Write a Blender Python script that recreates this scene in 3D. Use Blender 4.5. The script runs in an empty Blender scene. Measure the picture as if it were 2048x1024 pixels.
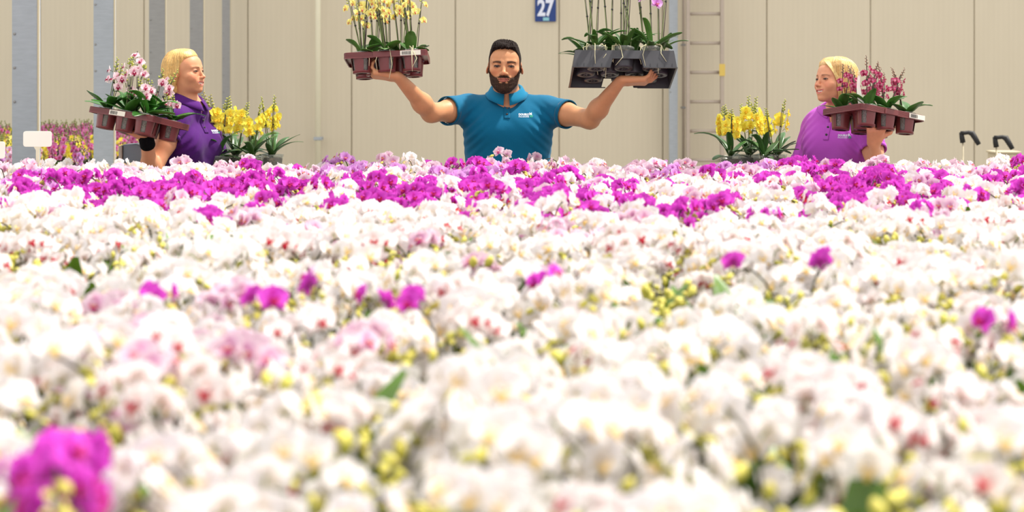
import bpy, math, random
import numpy as np
from mathutils import Vector, Matrix, Quaternion

SC = bpy.context.scene
COL = SC.collection
F_PX = 70.0 / 36.0 * 2048      # focal length in pixels of the 2048 wide frame
CAM_Z = 1.55
HOR = 165.0                    # image row of the horizon

# ------------------------------------------------------------------ camera
cam_data = bpy.data.cameras.new('camera')
cam = bpy.data.objects.new('camera', cam_data)
COL.objects.link(cam)
cam.location = (0, 0, CAM_Z)
cam.rotation_euler = (math.radians(90), 0, 0)
cam_data.lens = 70
cam_data.sensor_width = 36
cam_data.shift_y = -(512 - HOR) / 2048
cam_data.clip_start = 0.05
cam_data.clip_end = 200
cam_data.dof.use_dof = True
cam_data.dof.focus_distance = 8.55
cam_data.dof.aperture_fstop = 4.6
SC.camera = cam

# ------------------------------------------------------------------ world, sun, exposure
world = bpy.data.worlds.new('world')
SC.world = world
world.use_nodes = True
bg = world.node_tree.nodes['Background']
bg.inputs[0].default_value = (1.0, 0.985, 0.972, 1)
bg.inputs[1].default_value = 0.92
sun_data = bpy.data.lights.new('sun', 'SUN')
sun_data.energy = 4.3
sun_data.angle = math.radians(4)
sun_data.color = (1.0, 0.945, 0.86)
sun = bpy.data.objects.new('sun', sun_data)
COL.objects.link(sun)
SUN_FROM = Vector((0.50, 0.12, 1.0)).normalized()
sun.rotation_euler = SUN_FROM.to_track_quat('Z', 'Y').to_euler()
sun.location = (4, 6, 9)
SC.view_settings.view_transform = 'Standard'
SC.view_settings.look = 'None'
SC.view_settings.exposure = 0.55
SC.view_settings.gamma = 1.0
SC.view_settings.use_curve_mapping = False
try:
    SC.cycles.max_bounces = 8
    SC.cycles.diffuse_bounces = 4
    SC.cycles.transparent_max_bounces = 12
except Exception:
    pass


def W(px, py, Y):
    """the point of the place that shows at pixel (px, py), at distance Y"""
    return np.array([(px - 1024) * Y / F_PX, Y, CAM_Z + (HOR - py) * Y / F_PX])


def lin(c):
    c = np.array(c, dtype=float) / 255.0
    return np.where(c <= 0.04045, c / 12.92, ((c + 0.055) / 1.055) ** 2.4)


def nrm(v):
    v = np.array(v, dtype=float)
    return v / max(1e-9, np.linalg.norm(v))


# ------------------------------------------------------------------ materials
def new_mat(name):
    m = bpy.data.materials.new(name)
    m.use_nodes = True
    nt = m.node_tree
    return m, nt, nt.nodes['Principled BSDF'], nt.nodes['Material Output']


def mat(name, rgb, rough=0.5, metal=0.0, noise=None, bump=None, spec=0.5, coat=0.0, trans=0.0, alpha=1.0):
    m, nt, b, out = new_mat(name)
    c = tuple(lin(rgb)) + (1,)
    b.inputs['Base Color'].default_value = c
    b.inputs['Roughness'].default_value = rough
    b.inputs['Metallic'].default_value = metal
    b.inputs['Specular IOR Level'].default_value = spec
    b.inputs['Coat Weight'].default_value = coat
    b.inputs['Transmission Weight'].default_value = trans
    b.inputs['Alpha'].default_value = alpha
    tc = nt.nodes.new('ShaderNodeTexCoord')
    mp = nt.nodes.new('ShaderNodeMapping')
    nt.links.new(tc.outputs['Object'], mp.inputs[0])
    if noise:
        scale, amt, stretch = noise
        mp.inputs['Scale'].default_value = stretch
        n = nt.nodes.new('ShaderNodeTexNoise')
        n.inputs['Scale'].default_value = scale
        n.inputs['Detail'].default_value = 4
        nt.links.new(mp.outputs[0], n.inputs['Vector'])
        mx = nt.nodes.new('ShaderNodeMixRGB')
        mx.blend_type = 'MIX'
        mx.inputs[1].default_value = tuple(np.clip(np.array(c[:3]) * (1 - amt), 0, 1)) + (1,)
        mx.inputs[2].default_value = tuple(np.clip(np.array(c[:3]) * (1 + amt), 0, 1)) + (1,)
        nt.links.new(n.outputs['Fac'], mx.inputs[0])
        nt.links.new(mx.outputs[0], b.inputs['Base Color'])
    if bump:
        scale, strength, dist = bump
        n2 = nt.nodes.new('ShaderNodeTexNoise')
        n2.inputs['Scale'].default_value = scale
        nt.links.new(tc.outputs['Object'], n2.inputs['Vector'])
        bp = nt.nodes.new('ShaderNodeBump')
        bp.inputs['Strength'].default_value = strength
        bp.inputs['Distance'].default_value = dist
        nt.links.new(n2.outputs['Fac'], bp.inputs['Height'])
        nt.links.new(bp.outputs[0], b.inputs['Normal'])
    return m


def mat_vc(name, rough=0.5, transl=0.0, spec=0.3, vary=0.0, bump=None, sss=0.0, sheen=0.0):
    """colour from the Col attribute of the mesh, with optional translucency"""
    m, nt, b, out = new_mat(name)
    a = nt.nodes.new('ShaderNodeAttribute')
    a.attribute_name = 'Col'
    csock = a.outputs['Color']
    if vary:
        tc = nt.nodes.new('ShaderNodeTexCoord')
        n = nt.nodes.new('ShaderNodeTexNoise')
        n.inputs['Scale'].default_value = vary[0]
        n.inputs['Detail'].default_value = 3
        nt.links.new(tc.outputs['Object'], n.inputs['Vector'])
        mr = nt.nodes.new('ShaderNodeMapRange')
        mr.inputs['From Min'].default_value = 0.3
        mr.inputs['From Max'].default_value = 0.7
        mr.inputs['To Min'].default_value = 1 - vary[1]
        mr.inputs['To Max'].default_value = 1 + vary[1]
        nt.links.new(n.outputs['Fac'], mr.inputs[0])
        mx = nt.nodes.new('ShaderNodeVectorMath')
        mx.operation = 'SCALE'
        nt.links.new(csock, mx.inputs[0])
        nt.links.new(mr.outputs[0], mx.inputs['Scale'])
        csock = mx.outputs[0]
    nt.links.new(csock, b.inputs['Base Color'])
    b.inputs['Roughness'].default_value = rough
    b.inputs['Specular IOR Level'].default_value = spec
    if sss:
        b.inputs['Subsurface Weight'].default_value = sss
        b.inputs['Subsurface Radius'].default_value = (0.012, 0.005, 0.003)
        b.inputs['Subsurface Scale'].default_value = 0.6
    if sheen:
        b.inputs['Sheen Weight'].default_value = sheen
    if bump:
        tc = nt.nodes.new('ShaderNodeTexCoord')
        n2 = nt.nodes.new('ShaderNodeTexNoise')
        n2.inputs['Scale'].default_value = bump[0]
        nt.links.new(tc.outputs['Object'], n2.inputs['Vector'])
        bp = nt.nodes.new('ShaderNodeBump')
        bp.inputs['Strength'].default_value = bump[1]
        bp.inputs['Distance'].default_value = bump[2]
        nt.links.new(n2.outputs['Fac'], bp.inputs['Height'])
        nt.links.new(bp.outputs[0], b.inputs['Normal'])
    if transl:
        t = nt.nodes.new('ShaderNodeBsdfTranslucent')
        nt.links.new(csock, t.inputs['Color'])
        mix = nt.nodes.new('ShaderNodeMixShader')
        mix.inputs[0].default_value = transl
        nt.links.new(b.outputs[0], mix.inputs[1])
        nt.links.new(t.outputs[0], mix.inputs[2])
        nt.links.new(mix.outputs[0], out.inputs[0])
    return m


M = {}
M['petal'] = mat_vc('petal', rough=0.6, transl=0.42, spec=0.2)
M['leaf'] = mat_vc('leaf', rough=0.34, transl=0.12, spec=0.5, vary=(25, 0.18))
M['stem'] = mat_vc('stem', rough=0.5, spec=0.4)
M['skin'] = mat_vc('skin', rough=0.48, spec=0.35, sss=0.12, vary=(30, 0.05), bump=(260, 0.15, 0.002))
M['hair'] = mat_vc('hair', rough=0.42, spec=0.45, vary=(90, 0.16), bump=(220, 0.5, 0.003))
M['fur'] = mat_vc('beard_hair', rough=0.75, spec=0.15, vary=(140, 0.3), bump=(500, 0.8, 0.003))
M['fabric'] = mat_vc('fabric', rough=0.85, spec=0.15, sheen=0.1, bump=(420, 0.25, 0.0015))
M['plainvc'] = mat_vc('painted', rough=0.5)
M['bark'] = mat('orchid_bark', (92, 66, 46), 0.9, noise=(60, 0.45, (1, 1, 1)), bump=(80, 0.8, 0.01))
M['maroon'] = mat('maroon_plastic', (112, 48, 48), 0.38, noise=(20, 0.08, (1, 1, 1)), coat=0.1)
M['blacktray'] = mat('grey_black_plastic', (58, 58, 62), 0.38, noise=(14, 0.15, (1, 1, 1)))
M['darkplastic'] = mat('black_plastic', (40, 38, 40), 0.35, noise=(14, 0.15, (1, 1, 1)))
M['paper'] = mat('paper_label', (226, 222, 206), 0.6, noise=(18, 0.05, (1, 1, 1)))
M['white_plastic'] = mat('white_plastic', (250, 246, 234), 0.4, noise=(6, 0.02, (1, 1, 1)))
M['cream_stick'] = mat('cream_plastic', (228, 222, 196), 0.5, noise=(12, 0.03, (1, 1, 1)))
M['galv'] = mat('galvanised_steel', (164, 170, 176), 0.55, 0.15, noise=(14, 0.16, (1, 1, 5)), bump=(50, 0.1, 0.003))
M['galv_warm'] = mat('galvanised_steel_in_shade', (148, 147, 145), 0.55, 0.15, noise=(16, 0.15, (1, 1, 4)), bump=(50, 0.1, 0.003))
M['alu'] = mat('aluminium', (178, 164, 150), 0.5, 0.15, noise=(10, 0.08, (1, 1, 3)))
M['yellow_tag'] = mat('yellow_plastic', (214, 184, 90), 0.5, noise=(10, 0.04, (1, 1, 1)))
M['black'] = mat('black_rubber', (24, 24, 26), 0.6, noise=(30, 0.2, (1, 1, 1)))
M['wristband'] = mat('black_terry', (14, 13, 16), 0.95, noise=(90, 0.3, (1, 1, 1)), bump=(300, 0.7, 0.004), spec=0.1)
M['blue_sign'] = mat('blue_enamel', (16, 54, 122), 0.35, noise=(6, 0.05, (1, 1, 1)))
M['sign_white'] = mat('white_enamel', (222, 226, 240), 0.4, noise=(6, 0.02, (1, 1, 1)))
M['print_white'] = mat('white_print', (226, 238, 246), 0.7, noise=(60, 0.05, (1, 1, 1)))
M['print_green'] = mat('green_print', (40, 165, 130), 0.7, noise=(60, 0.05, (1, 1, 1)))
M['print_teal'] = mat('pale_teal_print', (140, 196, 205), 0.6, noise=(60, 0.05, (1, 1, 1)))
M['teeth'] = mat('teeth', (238, 230, 214), 0.25, noise=(60, 0.03, (1, 1, 1)))
M['eye_white'] = mat('eye_white', (206, 196, 188), 0.15, noise=(60, 0.03, (1, 1, 1)))
M['iris'] = mat('dark_iris', (34, 22, 18), 0.12, noise=(60, 0.2, (1, 1, 1)))
M['trouser'] = mat('dark_work_trousers', (38, 42, 54), 0.85, noise=(40, 0.15, (1, 1, 1)), bump=(300, 0.3, 0.002))
M['shoe'] = mat('shoe_leather', (40, 34, 30), 0.5, noise=(30, 0.15, (1, 1, 1)))
M['bench'] = mat('bench_aluminium', (150, 152, 150), 0.5, 0.5, noise=(12, 0.1, (1, 1, 1)))
M['bench_top'] = mat('bench_mat', (70, 76, 66), 0.85, noise=(30, 0.25, (1, 1, 1)))
M['grey_box'] = mat('grey_blue_plastic', (120, 130, 140), 0.45, noise=(10, 0.12, (1, 1, 1)))
M['beige'] = mat('beige_plastic', (196, 184, 156), 0.6, noise=(10, 0.06, (1, 1, 1)))

# clear plastic pot: a see-through film with a milky share and a gloss
m, nt, b, out = new_mat('clear_pot_plastic')
b.inputs['Base Color'].default_value = (0.50, 0.52, 0.47, 1)
b.inputs['Roughness'].default_value = 0.22
tr = nt.nodes.new('ShaderNodeBsdfTransparent')
tr.inputs[0].default_value = (0.93, 0.94, 0.93, 1)
mx = nt.nodes.new('ShaderNodeMixShader')
tc = nt.nodes.new('ShaderNodeTexCoord')
nz = nt.nodes.new('ShaderNodeTexNoise')
nz.inputs['Scale'].default_value = 40
nt.links.new(tc.outputs['Object'], nz.inputs['Vector'])
mr = nt.nodes.new('ShaderNodeMapRange')
mr.inputs['To Min'].default_value = 0.12
mr.inputs['To Max'].default_value = 0.38
nt.links.new(nz.outputs['Fac'], mr.inputs[0])
nt.links.new(mr.outputs[0], mx.inputs[0])
nt.links.new(tr.outputs[0], mx.inputs[1])
nt.links.new(b.outputs[0], mx.inputs[2])
nt.links.new(mx.outputs[0], out.inputs[0])
M['pot'] = m

# sandwich panel wall: warm cream sheet with fine vertical lines
m, nt, b, out = new_mat('cream_wall_panel')
tc = nt.nodes.new('ShaderNodeTexCoord')
geo = nt.nodes.new('ShaderNodeNewGeometry')
wv = nt.nodes.new('ShaderNodeTexWave')
wv.wave_type = 'BANDS'
wv.bands_direction = 'X'
wv.inputs['Scale'].default_value = 6.5
wv.inputs['Distortion'].default_value = 0.0
nt.links.new(geo.outputs['Position'], wv.inputs['Vector'])
mp = nt.nodes.new('ShaderNodeMapping')
mp.inputs['Scale'].default_value = (5, 1, 0.8)
nt.links.new(geo.outputs['Position'], mp.inputs[0])
nz = nt.nodes.new('ShaderNodeTexNoise')
nz.inputs['Scale'].default_value = 2.0
nz.inputs['Detail'].default_value = 6
nt.links.new(mp.outputs[0], nz.inputs['Vector'])
mx1 = nt.nodes.new('ShaderNodeMixRGB')
mx1.inputs[1].default_value = tuple(lin((205, 194, 171))) + (1,)
mx1.inputs[2].default_value = tuple(lin((212, 201, 178))) + (1,)
nt.links.new(nz.outputs['Fac'], mx1.inputs[0])
mx2 = nt.nodes.new('ShaderNodeMixRGB')
mx2.blend_type = 'MULTIPLY'
mx2.inputs[0].default_value = 0.02
nt.links.new(mx1.outputs[0], mx2.inputs[1])
nt.links.new(wv.outputs['Color'], mx2.inputs[2])
nt.links.new(mx2.outputs[0], b.inputs['Base Color'])
b.inputs['Roughness'].default_value = 0.6
b.inputs['Specular IOR Level'].default_value = 0.25
bp = nt.nodes.new('ShaderNodeBump')
bp.inputs['Strength'].default_value = 0.06
bp.inputs['Distance'].default_value = 0.001
nt.links.new(wv.outputs['Fac'], bp.inputs['Height'])
nt.links.new(bp.outputs[0], b.inputs['Normal'])
M['wall'] = m
M['joint'] = mat('panel_joint', (170, 154, 124), 0.8, noise=(8, 0.05, (1, 1, 1)))
M['concrete'] = mat('concrete_floor', (128, 124, 116), 0.85, noise=(4, 0.12, (1, 1, 1)), bump=(30, 0.3, 0.004))


# ------------------------------------------------------------------ geometry helpers
class Geo:
    """collects vertices, faces (tri = last index repeated), colours and material indices"""
    def __init__(self):
        self.V, self.F, self.C, self.I, self.n = [], [], [], [], 0

    def add(self, V, F, C=(1, 1, 1), mi=0, mtx=None):
        V = np.asarray(V, dtype=np.float32).reshape(-1, 3)
        F = np.asarray(F, dtype=np.int32).reshape(-1, 4)
        if mtx is not None:
            A = np.array(mtx, dtype=np.float32)
            V = V @ A[:3, :3].T + A[:3, 3]
        C = np.asarray(C, dtype=np.float32)
        if C.ndim == 1:
            C = np.tile(C, (len(V), 1))
        self.V.append(V)
        self.F.append(F + self.n)
        self.C.append(C)
        mi = np.asarray(mi, dtype=np.int32)
        self.I.append(np.full(len(F), mi, dtype=np.int32) if mi.ndim == 0 else mi)
        self.n += len(V)
        return self

    def addg(self, g, mtx=None):
        V, F, C, I = g.arr()
        return self.add(V, F, C, I, mtx)

    def arr(self):
        if len(self.V) > 1:
            self.V = [np.concatenate(self.V)]
            self.F = [np.concatenate(self.F)]
            self.C = [np.concatenate(self.C)]
            self.I = [np.concatenate(self.I)]
        return self.V[0], self.F[0], self.C[0], self.I[0]

    def mesh(self, name, mats, smooth=True):
        V, F, C, I = self.arr()
        me = bpy.data.meshes.new(name)
        tri = F[:, 3] == F[:, 2]
        tot = np.where(tri, 3, 4).astype(np.int32)
        keep = np.ones(F.shape, dtype=bool)
        keep[tri, 3] = False
        loops = F[keep].astype(np.int32)
        start = np.concatenate([[0], np.cumsum(tot)[:-1]]).astype(np.int32)
        me.vertices.add(len(V))
        me.vertices.foreach_set('co', V.ravel())
        me.loops.add(len(loops))
        me.loops.foreach_set('vertex_index', loops)
        me.polygons.add(len(F))
        me.polygons.foreach_set('loop_start', start)
        me.polygons.foreach_set('material_index', I)
        me.polygons.foreach_set('use_smooth', np.full(len(F), smooth, dtype=bool))
        me.update(calc_edges=True)
        at = me.color_attributes.new('Col', 'FLOAT_COLOR', 'POINT')
        at.data.foreach_set('color', np.concatenate([C, np.ones((len(C), 1), np.float32)], axis=1).ravel())
        for mm in (mats if isinstance(mats, (list, tuple)) else [mats]):
            me.materials.append(mm)
        return me


def link(name, data, parent=None, mtx=None):
    o = bpy.data.objects.new(name, data)
    COL.objects.link(o)
    if parent is not None:
        o.parent = parent
    if mtx is not None:
        o.matrix_basis = Matrix([list(map(float, r)) for r in np.array(mtx)])
    return o


def tag(o, label=None, cat=None, group=None, kind=None):
    if label: o['label'] = label
    if cat: o['category'] = cat
    if group: o['group'] = group
    if kind: o['kind'] = kind
    return o


def root(name, loc, label, cat, group=None, mtx=None):
    o = link(name, None, None, mtx)
    if mtx is None:
        o.location = tuple(float(v) for v in loc)
    o.empty_display_size = 0.05
    return tag(o, label, cat, group)


def grid_faces(nu, nv, wrap_v=False):
    """(nu+1) rows of nv(+1) vertices"""
    F = []
    cols = nv if wrap_v else nv + 1
    for i in range(nu):
        for j in range(nv):
            j2 = (j + 1) % cols
            F.append((i * cols + j, i * cols + j2, (i + 1) * cols + j2, (i + 1) * cols + j))
    return np.array(F)


def tube(pts, rad, n=6, cap=True):
    pts = np.asarray(pts, dtype=float)
    k = len(pts)
    rad = np.broadcast_to(np.asarray(rad, dtype=float), (k,))
    T = np.gradient(pts, axis=0)
    T /= np.maximum(1e-9, np.linalg.norm(T, axis=1))[:, None]
    up = np.array([0, 0, 1.0]) if abs(T[0][2]) < 0.9 else np.array([1.0, 0, 0])
    N = np.cross(T[0], up); N /= np.linalg.norm(N)
    V = []
    a = np.arange(n) * 2 * math.pi / n
    for i in range(k):
        N = N - T[i] * N.dot(T[i]); N /= max(1e-9, np.linalg.norm(N))
        B = np.cross(T[i], N)
        V.append(pts[i] + rad[i] * (np.cos(a)[:, None] * N + np.sin(a)[:, None] * B))
    V = np.concatenate(V)
    F = grid_faces(k - 1, n, True)
    if cap:
        V = np.concatenate([V, pts[:1], pts[-1:]])
        c0, c1 = k * n, k * n + 1
        E = []
        for j in range(n):
            j2 = (j + 1) % n
            E.append((c0, j2, j, j))
            E.append((c1, (k - 1) * n + j, (k - 1) * n + j2, (k - 1) * n + j2))
        F = np.concatenate([F, np.array(E)])
    return V, F


def lathe(prof, n=16, cap0=False, cap1=False):
    prof = np.asarray(prof, dtype=float)
    a = np.arange(n) * 2 * math.pi / n
    V = np.concatenate([np.stack([r * np.cos(a), r * np.sin(a), np.full(n, z)], 1) for r, z in prof])
    F = grid_faces(len(prof) - 1, n, True)
    E = []
    for flag, row, z in ((cap0, 0, prof[0][1]), (cap1, len(prof) - 1, prof[-1][1])):
        if flag:
            V = np.concatenate([V, [[0, 0, z]]])
            c = len(V) - 1
            for j in range(n):
                j2 = (j + 1) % n
                q = (c, row * n + j2, row * n + j) if row == 0 else (c, row * n + j, row * n + j2)
                E.append(q + (q[2],))
    if E:
        F = np.concatenate([F, np.array(E)])
    return V, F


def box(lo, hi):
    lo, hi = np.array(lo, float), np.array(hi, float)
    V = np.array([[x, y, z] for x in (lo[0], hi[0]) for y in (lo[1], hi[1]) for z in (lo[2], hi[2])])
    F = np.array([(0, 1, 3, 2), (4, 6, 7, 5), (0, 4, 5, 1), (2, 3, 7, 6), (0, 2, 6, 4), (1, 5, 7, 3)])
    return V, F


def prism(poly, axis_lo, axis_hi, axis='y'):
    """extrude a 2D polygon (x, z) along y, or (x, y) along z; capped as a fan of convex pieces"""
    n = len(poly)
    P = np.array(poly, float)
    def mk(t):
        if axis == 'y':
            return np.stack([P[:, 0], np.full(n, t), P[:, 1]], 1)
        return np.stack([P[:, 0], P[:, 1], np.full(n, t)], 1)
    V = np.concatenate([mk(axis_lo), mk(axis_hi)])
    F = [(i, (i + 1) % n, n + (i + 1) % n, n + i) for i in range(n)]
    for i in range(1, n - 1):
        F.append((0, i + 1, i, i))
        F.append((n, n + i, n + i + 1, n + i + 1))
    return V, np.array(F)


def obj(name, V, F, material, parent=None, smooth=False, C=(1, 1, 1), mtx=None, bevel=0):
    g = Geo().add(V, F, C)
    o = link(name, g.mesh(name, material, smooth), parent, mtx)
    if bevel:
        b = o.modifiers.new('bevel', 'BEVEL')
        b.width = bevel
        b.segments = 2
        b.limit_method = 'ANGLE'
    return o


def frame(x, y, z, p):
    A = np.eye(4)
    A[:3, 0], A[:3, 1], A[:3, 2], A[:3, 3] = x, y, z, p
    return A


def face_frame(p, facing, up=(0, 0, 1), s=1.0, roll=0.0):
    """a frame whose local -Y looks along `facing`"""
    y = -nrm(facing)
    u = np.array(up, float)
    z = u - y * u.dot(y)
    if np.linalg.norm(z) < 1e-3:
        z = np.array([0, 1, 0]) - y * y[1]
    z = nrm(z)
    x = np.cross(y, z)
    c, s_ = math.cos(roll), math.sin(roll)
    x2, z2 = x * c + z * s_, z * c - x * s_
    return frame(x2 * s, y * s, z2 * s, p)


def rot_xyz(rx, ry, rz):
    return np.array(Matrix.Rotation(rz, 3, 'Z') @ Matrix.Rotation(ry, 3, 'Y') @ Matrix.Rotation(rx, 3, 'X'))


def m4(R, t, s=1.0):
    A = np.eye(4)
    A[:3, :3] = np.asarray(R) * s
    A[:3, 3] = t
    return A

# ------------------------------------------------------------------ the setting
WY = 19.18
fl = obj('floor', *box((-12, -3, -0.1), (12, WY + 0.3, 0.0)), M['concrete'])
tag(fl, kind='structure')
wall = obj('wall_back', *box((-12, WY + 0.05, 0), (12, WY + 0.2, 5.2)), M['joint'])
tag(wall, kind='structure')
pg = Geo()
w2, dp = 0.4972, 0.05
prof = [(-w2, dp), (-w2, 0.008), (-w2 + 0.008, 0), (w2 - 0.008, 0), (w2, 0.008), (w2, dp)]
pv, pf = prism(prof, 0.0, 5.2, 'z')
pg.add(pv, pf)
panel_mesh = pg.mesh('wall_panel', M['wall'], False)
for k in range(-9, 12):
    link('wall_panel', panel_mesh, wall, m4(np.eye(3), (-1.546 + k - 0.5, WY, 0)))


def channel(name, px, w_px, Y, label, material='galv', h=4.6, mark=None):
    """open galvanised C-section post"""
    w = w_px * Y / F_PX
    x = (px - 1024) * Y / F_PX
    t, lip, d = 0.004, 0.018, w * 0.6
    a = w / 2
    r = root(name, (x, Y, 0), label, 'post', 'galvanised posts in the row towards the wall')
    g = Geo()
    for q in (((-a, 0), (a, 0), (a, t), (-a, t)), ((a - t, t), (a, t), (a, d), (a - t, d)), ((-a, t), (-a + t, t), (-a + t, d), (-a, d)),
              ((a - lip, d - t), (a - t, d - t), (a - t, d), (a - lip, d)), ((-a + t, d - t), (-a + lip, d - t), (-a + lip, d), (-a + t, d))):
        g.add(*prism(q, 0, h, 'z'))
    link('channel', g.mesh('channel', M[material], False), r)
    obj('edge_strip', *box((a + 0.001, -0.002, 0), (a + 0.009, 0.012, h)), M['beige'], r)
    g = Geo().add(*box((-a - 0.04, -0.03, 0), (a + 0.04, d + 0.04, 0.012)))
    link('base_plate', g.mesh('base_plate', M['galv'], False), r)
    bolt = Geo().add(*lathe([(0.007, 0), (0.007, 0.004), (0.004, 0.006)], 6, False, True)).mesh('bolt', M['galv_warm'], False)
    for z in (1.62, 1.78, 2.02, 1.46):
        link('bolt', bolt, r, m4(rot_xyz(math.radians(90), 0, 0), (-a + 0.012, 0, z)))
    return r


channel('steel_post', 49, 50, 9.4, 'wide galvanised steel post behind the white plant label, nearest of its row', 'galv')
channel('steel_post', 207, 40, 12.0, 'galvanised steel post behind the tray of pink and white orchids', 'galv')
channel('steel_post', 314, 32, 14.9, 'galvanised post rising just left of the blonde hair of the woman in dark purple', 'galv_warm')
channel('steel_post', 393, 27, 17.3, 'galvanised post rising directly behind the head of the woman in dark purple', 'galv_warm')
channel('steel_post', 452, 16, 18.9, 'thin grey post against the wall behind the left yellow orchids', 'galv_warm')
channel('steel_post', 1347, 17, 18.95, 'narrow galvanised post against the wall beside the ladder', 'galv')

# white pipe against the wall
r = root('wall_pipe', ((636 - 1024) * 19.0 / F_PX, 19.0, 0), 'cream vertical pipe on the wall left of the maroon tray', 'pipe')
obj('pipe', *tube([(0, 0, 0), (0, 0, 4.8)], 0.027, 12), M['cream_stick'], r, True)
for z in (1.0, 2.9):
    obj('pipe_clip', *box((-0.04, -0.032, z), (0.04, 0.13, z + 0.03)), M['galv'], r, bevel=0.003)
r = root('wall_conduit', ((1367 - 1024) * 19.05 / F_PX, 19.05, 0), 'thin grey conduit running up the wall just left of the ladder', 'pipe')
obj('pipe', *tube([(0, 0, 0), (0, 0, 4.8)], 0.013, 10), M['alu'], r, True)
for z in (1.3, 1.9, 2.6):
    obj('pipe_clip', *box((-0.02, -0.016, z), (0.02, 0.09, z + 0.02)), M['galv_warm'], r, bevel=0.002)

# ladder leaning on the wall
LY = 18.9
sc_ = LY / F_PX
r = root('aluminium_ladder', ((1410 - 1024) * sc_, LY, 0), 'weathered aluminium ladder standing against the wall beside the narrow post', 'ladder')
hw = 34 * sc_
for s in (-1, 1):
    g = Geo()
    a = 0.018
    g.add(*prism([(s * hw - a, -0.03), (s * hw + a, -0.03), (s * hw + a, 0.04), (s * hw - a, 0.04)], 0, 4.2, 'z'))
    link('ladder_rail', g.mesh('ladder_rail', M['alu'], False), r).modifiers.new('bevel', 'BEVEL').width = 0.006
    obj('rubber_foot', *box((s * hw - 0.024, -0.036, 0), (s * hw + 0.024, 0.046, 0.05)), M['black'], r)
rung = Geo().add(*tube([(-hw + 0.015, 0, 0), (hw - 0.015, 0, 0)], 0.016, 10)).mesh('rung', M['alu'], True)
for k in range(-5, 10):
    z = CAM_Z + (HOR - (262 - 58.6 * k)) * sc_
    if 0.15 < z < 4.1:
        link('rung', rung, r, m4(np.eye(3), (0, 0, z)))
tg = obj('tag', *box((hw - 0.03, -0.04, CAM_Z + (HOR - 152) * sc_), (hw + 0.026, -0.032, CAM_Z + (HOR - 128) * sc_)), M['yellow_tag'], r, bevel=0.002)
tg['label'] = 'yellow tag'

# number sign
def text_geo(body, size, ext, mat_, offset=0.0, sx=1.0, align='CENTER'):
    c = bpy.data.curves.new('txt', 'FONT')
    c.body = body; c.size = size; c.extrude = ext; c.offset = offset
    c.align_x = align; c.align_y = 'CENTER'; c.resolution_u = 4
    o = bpy.data.objects.new('txt', c)
    COL.objects.link(o)
    dg = bpy.context.evaluated_depsgraph_get()
    me = bpy.data.meshes.new_from_object(o.evaluated_get(dg))
    V = np.zeros(len(me.vertices) * 3, np.float32)
    me.vertices.foreach_get('co', V)
    V = V.reshape(-1, 3)
    F = []
    me.calc_loop_triangles()
    for t in me.loop_triangles:
        a, b_, c_ = t.vertices
        F.append((a, b_, c_, c_))
    bpy.data.objects.remove(o); bpy.data.curves.remove(c); bpy.data.meshes.remove(me)
    V = V.copy(); V[:, 0] *= sx
    # lay upright: text x -> x, text y -> z, facing -Y
    return np.stack([V[:, 0], -V[:, 2], V[:, 1]], 1), np.array(F)


SY = WY - 0.02
ss = SY / F_PX
cx = (1091 - 1024) * ss
r = root('number_sign', (cx, SY, CAM_Z + (HOR - 20) * ss), 'blue enamel sign with the white number 27 high on the wall', 'sign')
obj('plate', *box((-21 * ss, -0.004, -23.2 * ss), (21 * ss, 0.006, 26 * ss)), M['blue_sign'], r, bevel=0.003)
V, F = text_geo('27', 44.5 * ss, 0.001, None, offset=0.0075, sx=0.72)
o = obj('number', V + np.array([-0.3 * ss, -0.0062, 2.6 * ss]), F, M['sign_white'], r)
o['label'] = 'white number 27'
V, F = text_geo('info', 10 * ss, 0.0006, None, offset=0.001, sx=0.85)
obj('caption_sticker', *box((-5.0 * ss, -0.0058, -21.4 * ss), (7.2 * ss, -0.004, -15.0 * ss)), M['print_teal'], r)

# hose hooks at the back right and the beige box
def hook(px, py, label):
    Y = 14.5
    k = Y / F_PX
    p = W(px, py, Y)
    r = root('hose_hook', (p[0], p[1], 0), label, 'hook', 'black hose hooks at the back right')
    z0 = p[2]
    obj('hook_post', *tube([(0, 0.02, 0), (0, 0.02, z0 - 0.06)], 0.006, 8), M['beige'], r, True)
    obj('sleeve', *tube([(0, 0.02, z0 - 21 * k), (-2 * k, 0.015, z0 - 12 * k), (-4 * k, 0.01, z0 - 1 * k)], [5.5 * k, 5.2 * k, 4.2 * k], 8), M['black'], r, True)
    pts = [(-6 * k, 0, z0 - 1 * k), (2 * k, 0, z0 - 2 * k), (10 * k, 0, z0 - 1 * k), (17 * k, -0.01, z0 - 3 * k), (22 * k, -0.02, z0 - 12 * k), (29 * k, -0.03, z0 - 25 * k)]
    obj('hose_arm', *tube(pts, [3 * k, 4 * k, 4 * k, 6 * k, 5.5 * k, 4.5 * k], 8), M['black'], r, True)


hook(1927, 264, 'black hose hook nearest the seated tray of pink orchids, left of two')
hook(1994, 273, 'black hose hook on the far right, lower of the two by the wall')
p = W(2012, 312, 14.8)
r = root('beige_cabinet', (p[0], p[1], 0), 'low beige cabinet edge behind the magenta orchids at the right', 'cabinet')
obj('body', *box((-0.09, -0.05, 0), (0.09, 0.2, p[2] + 0.02)), M['beige'], r, bevel=0.01)
obj('lid', *box((-0.1, -0.06, p[2] + 0.02), (0.1, 0.21, p[2] + 0.035)), M['beige'], r, bevel=0.004)


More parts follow.
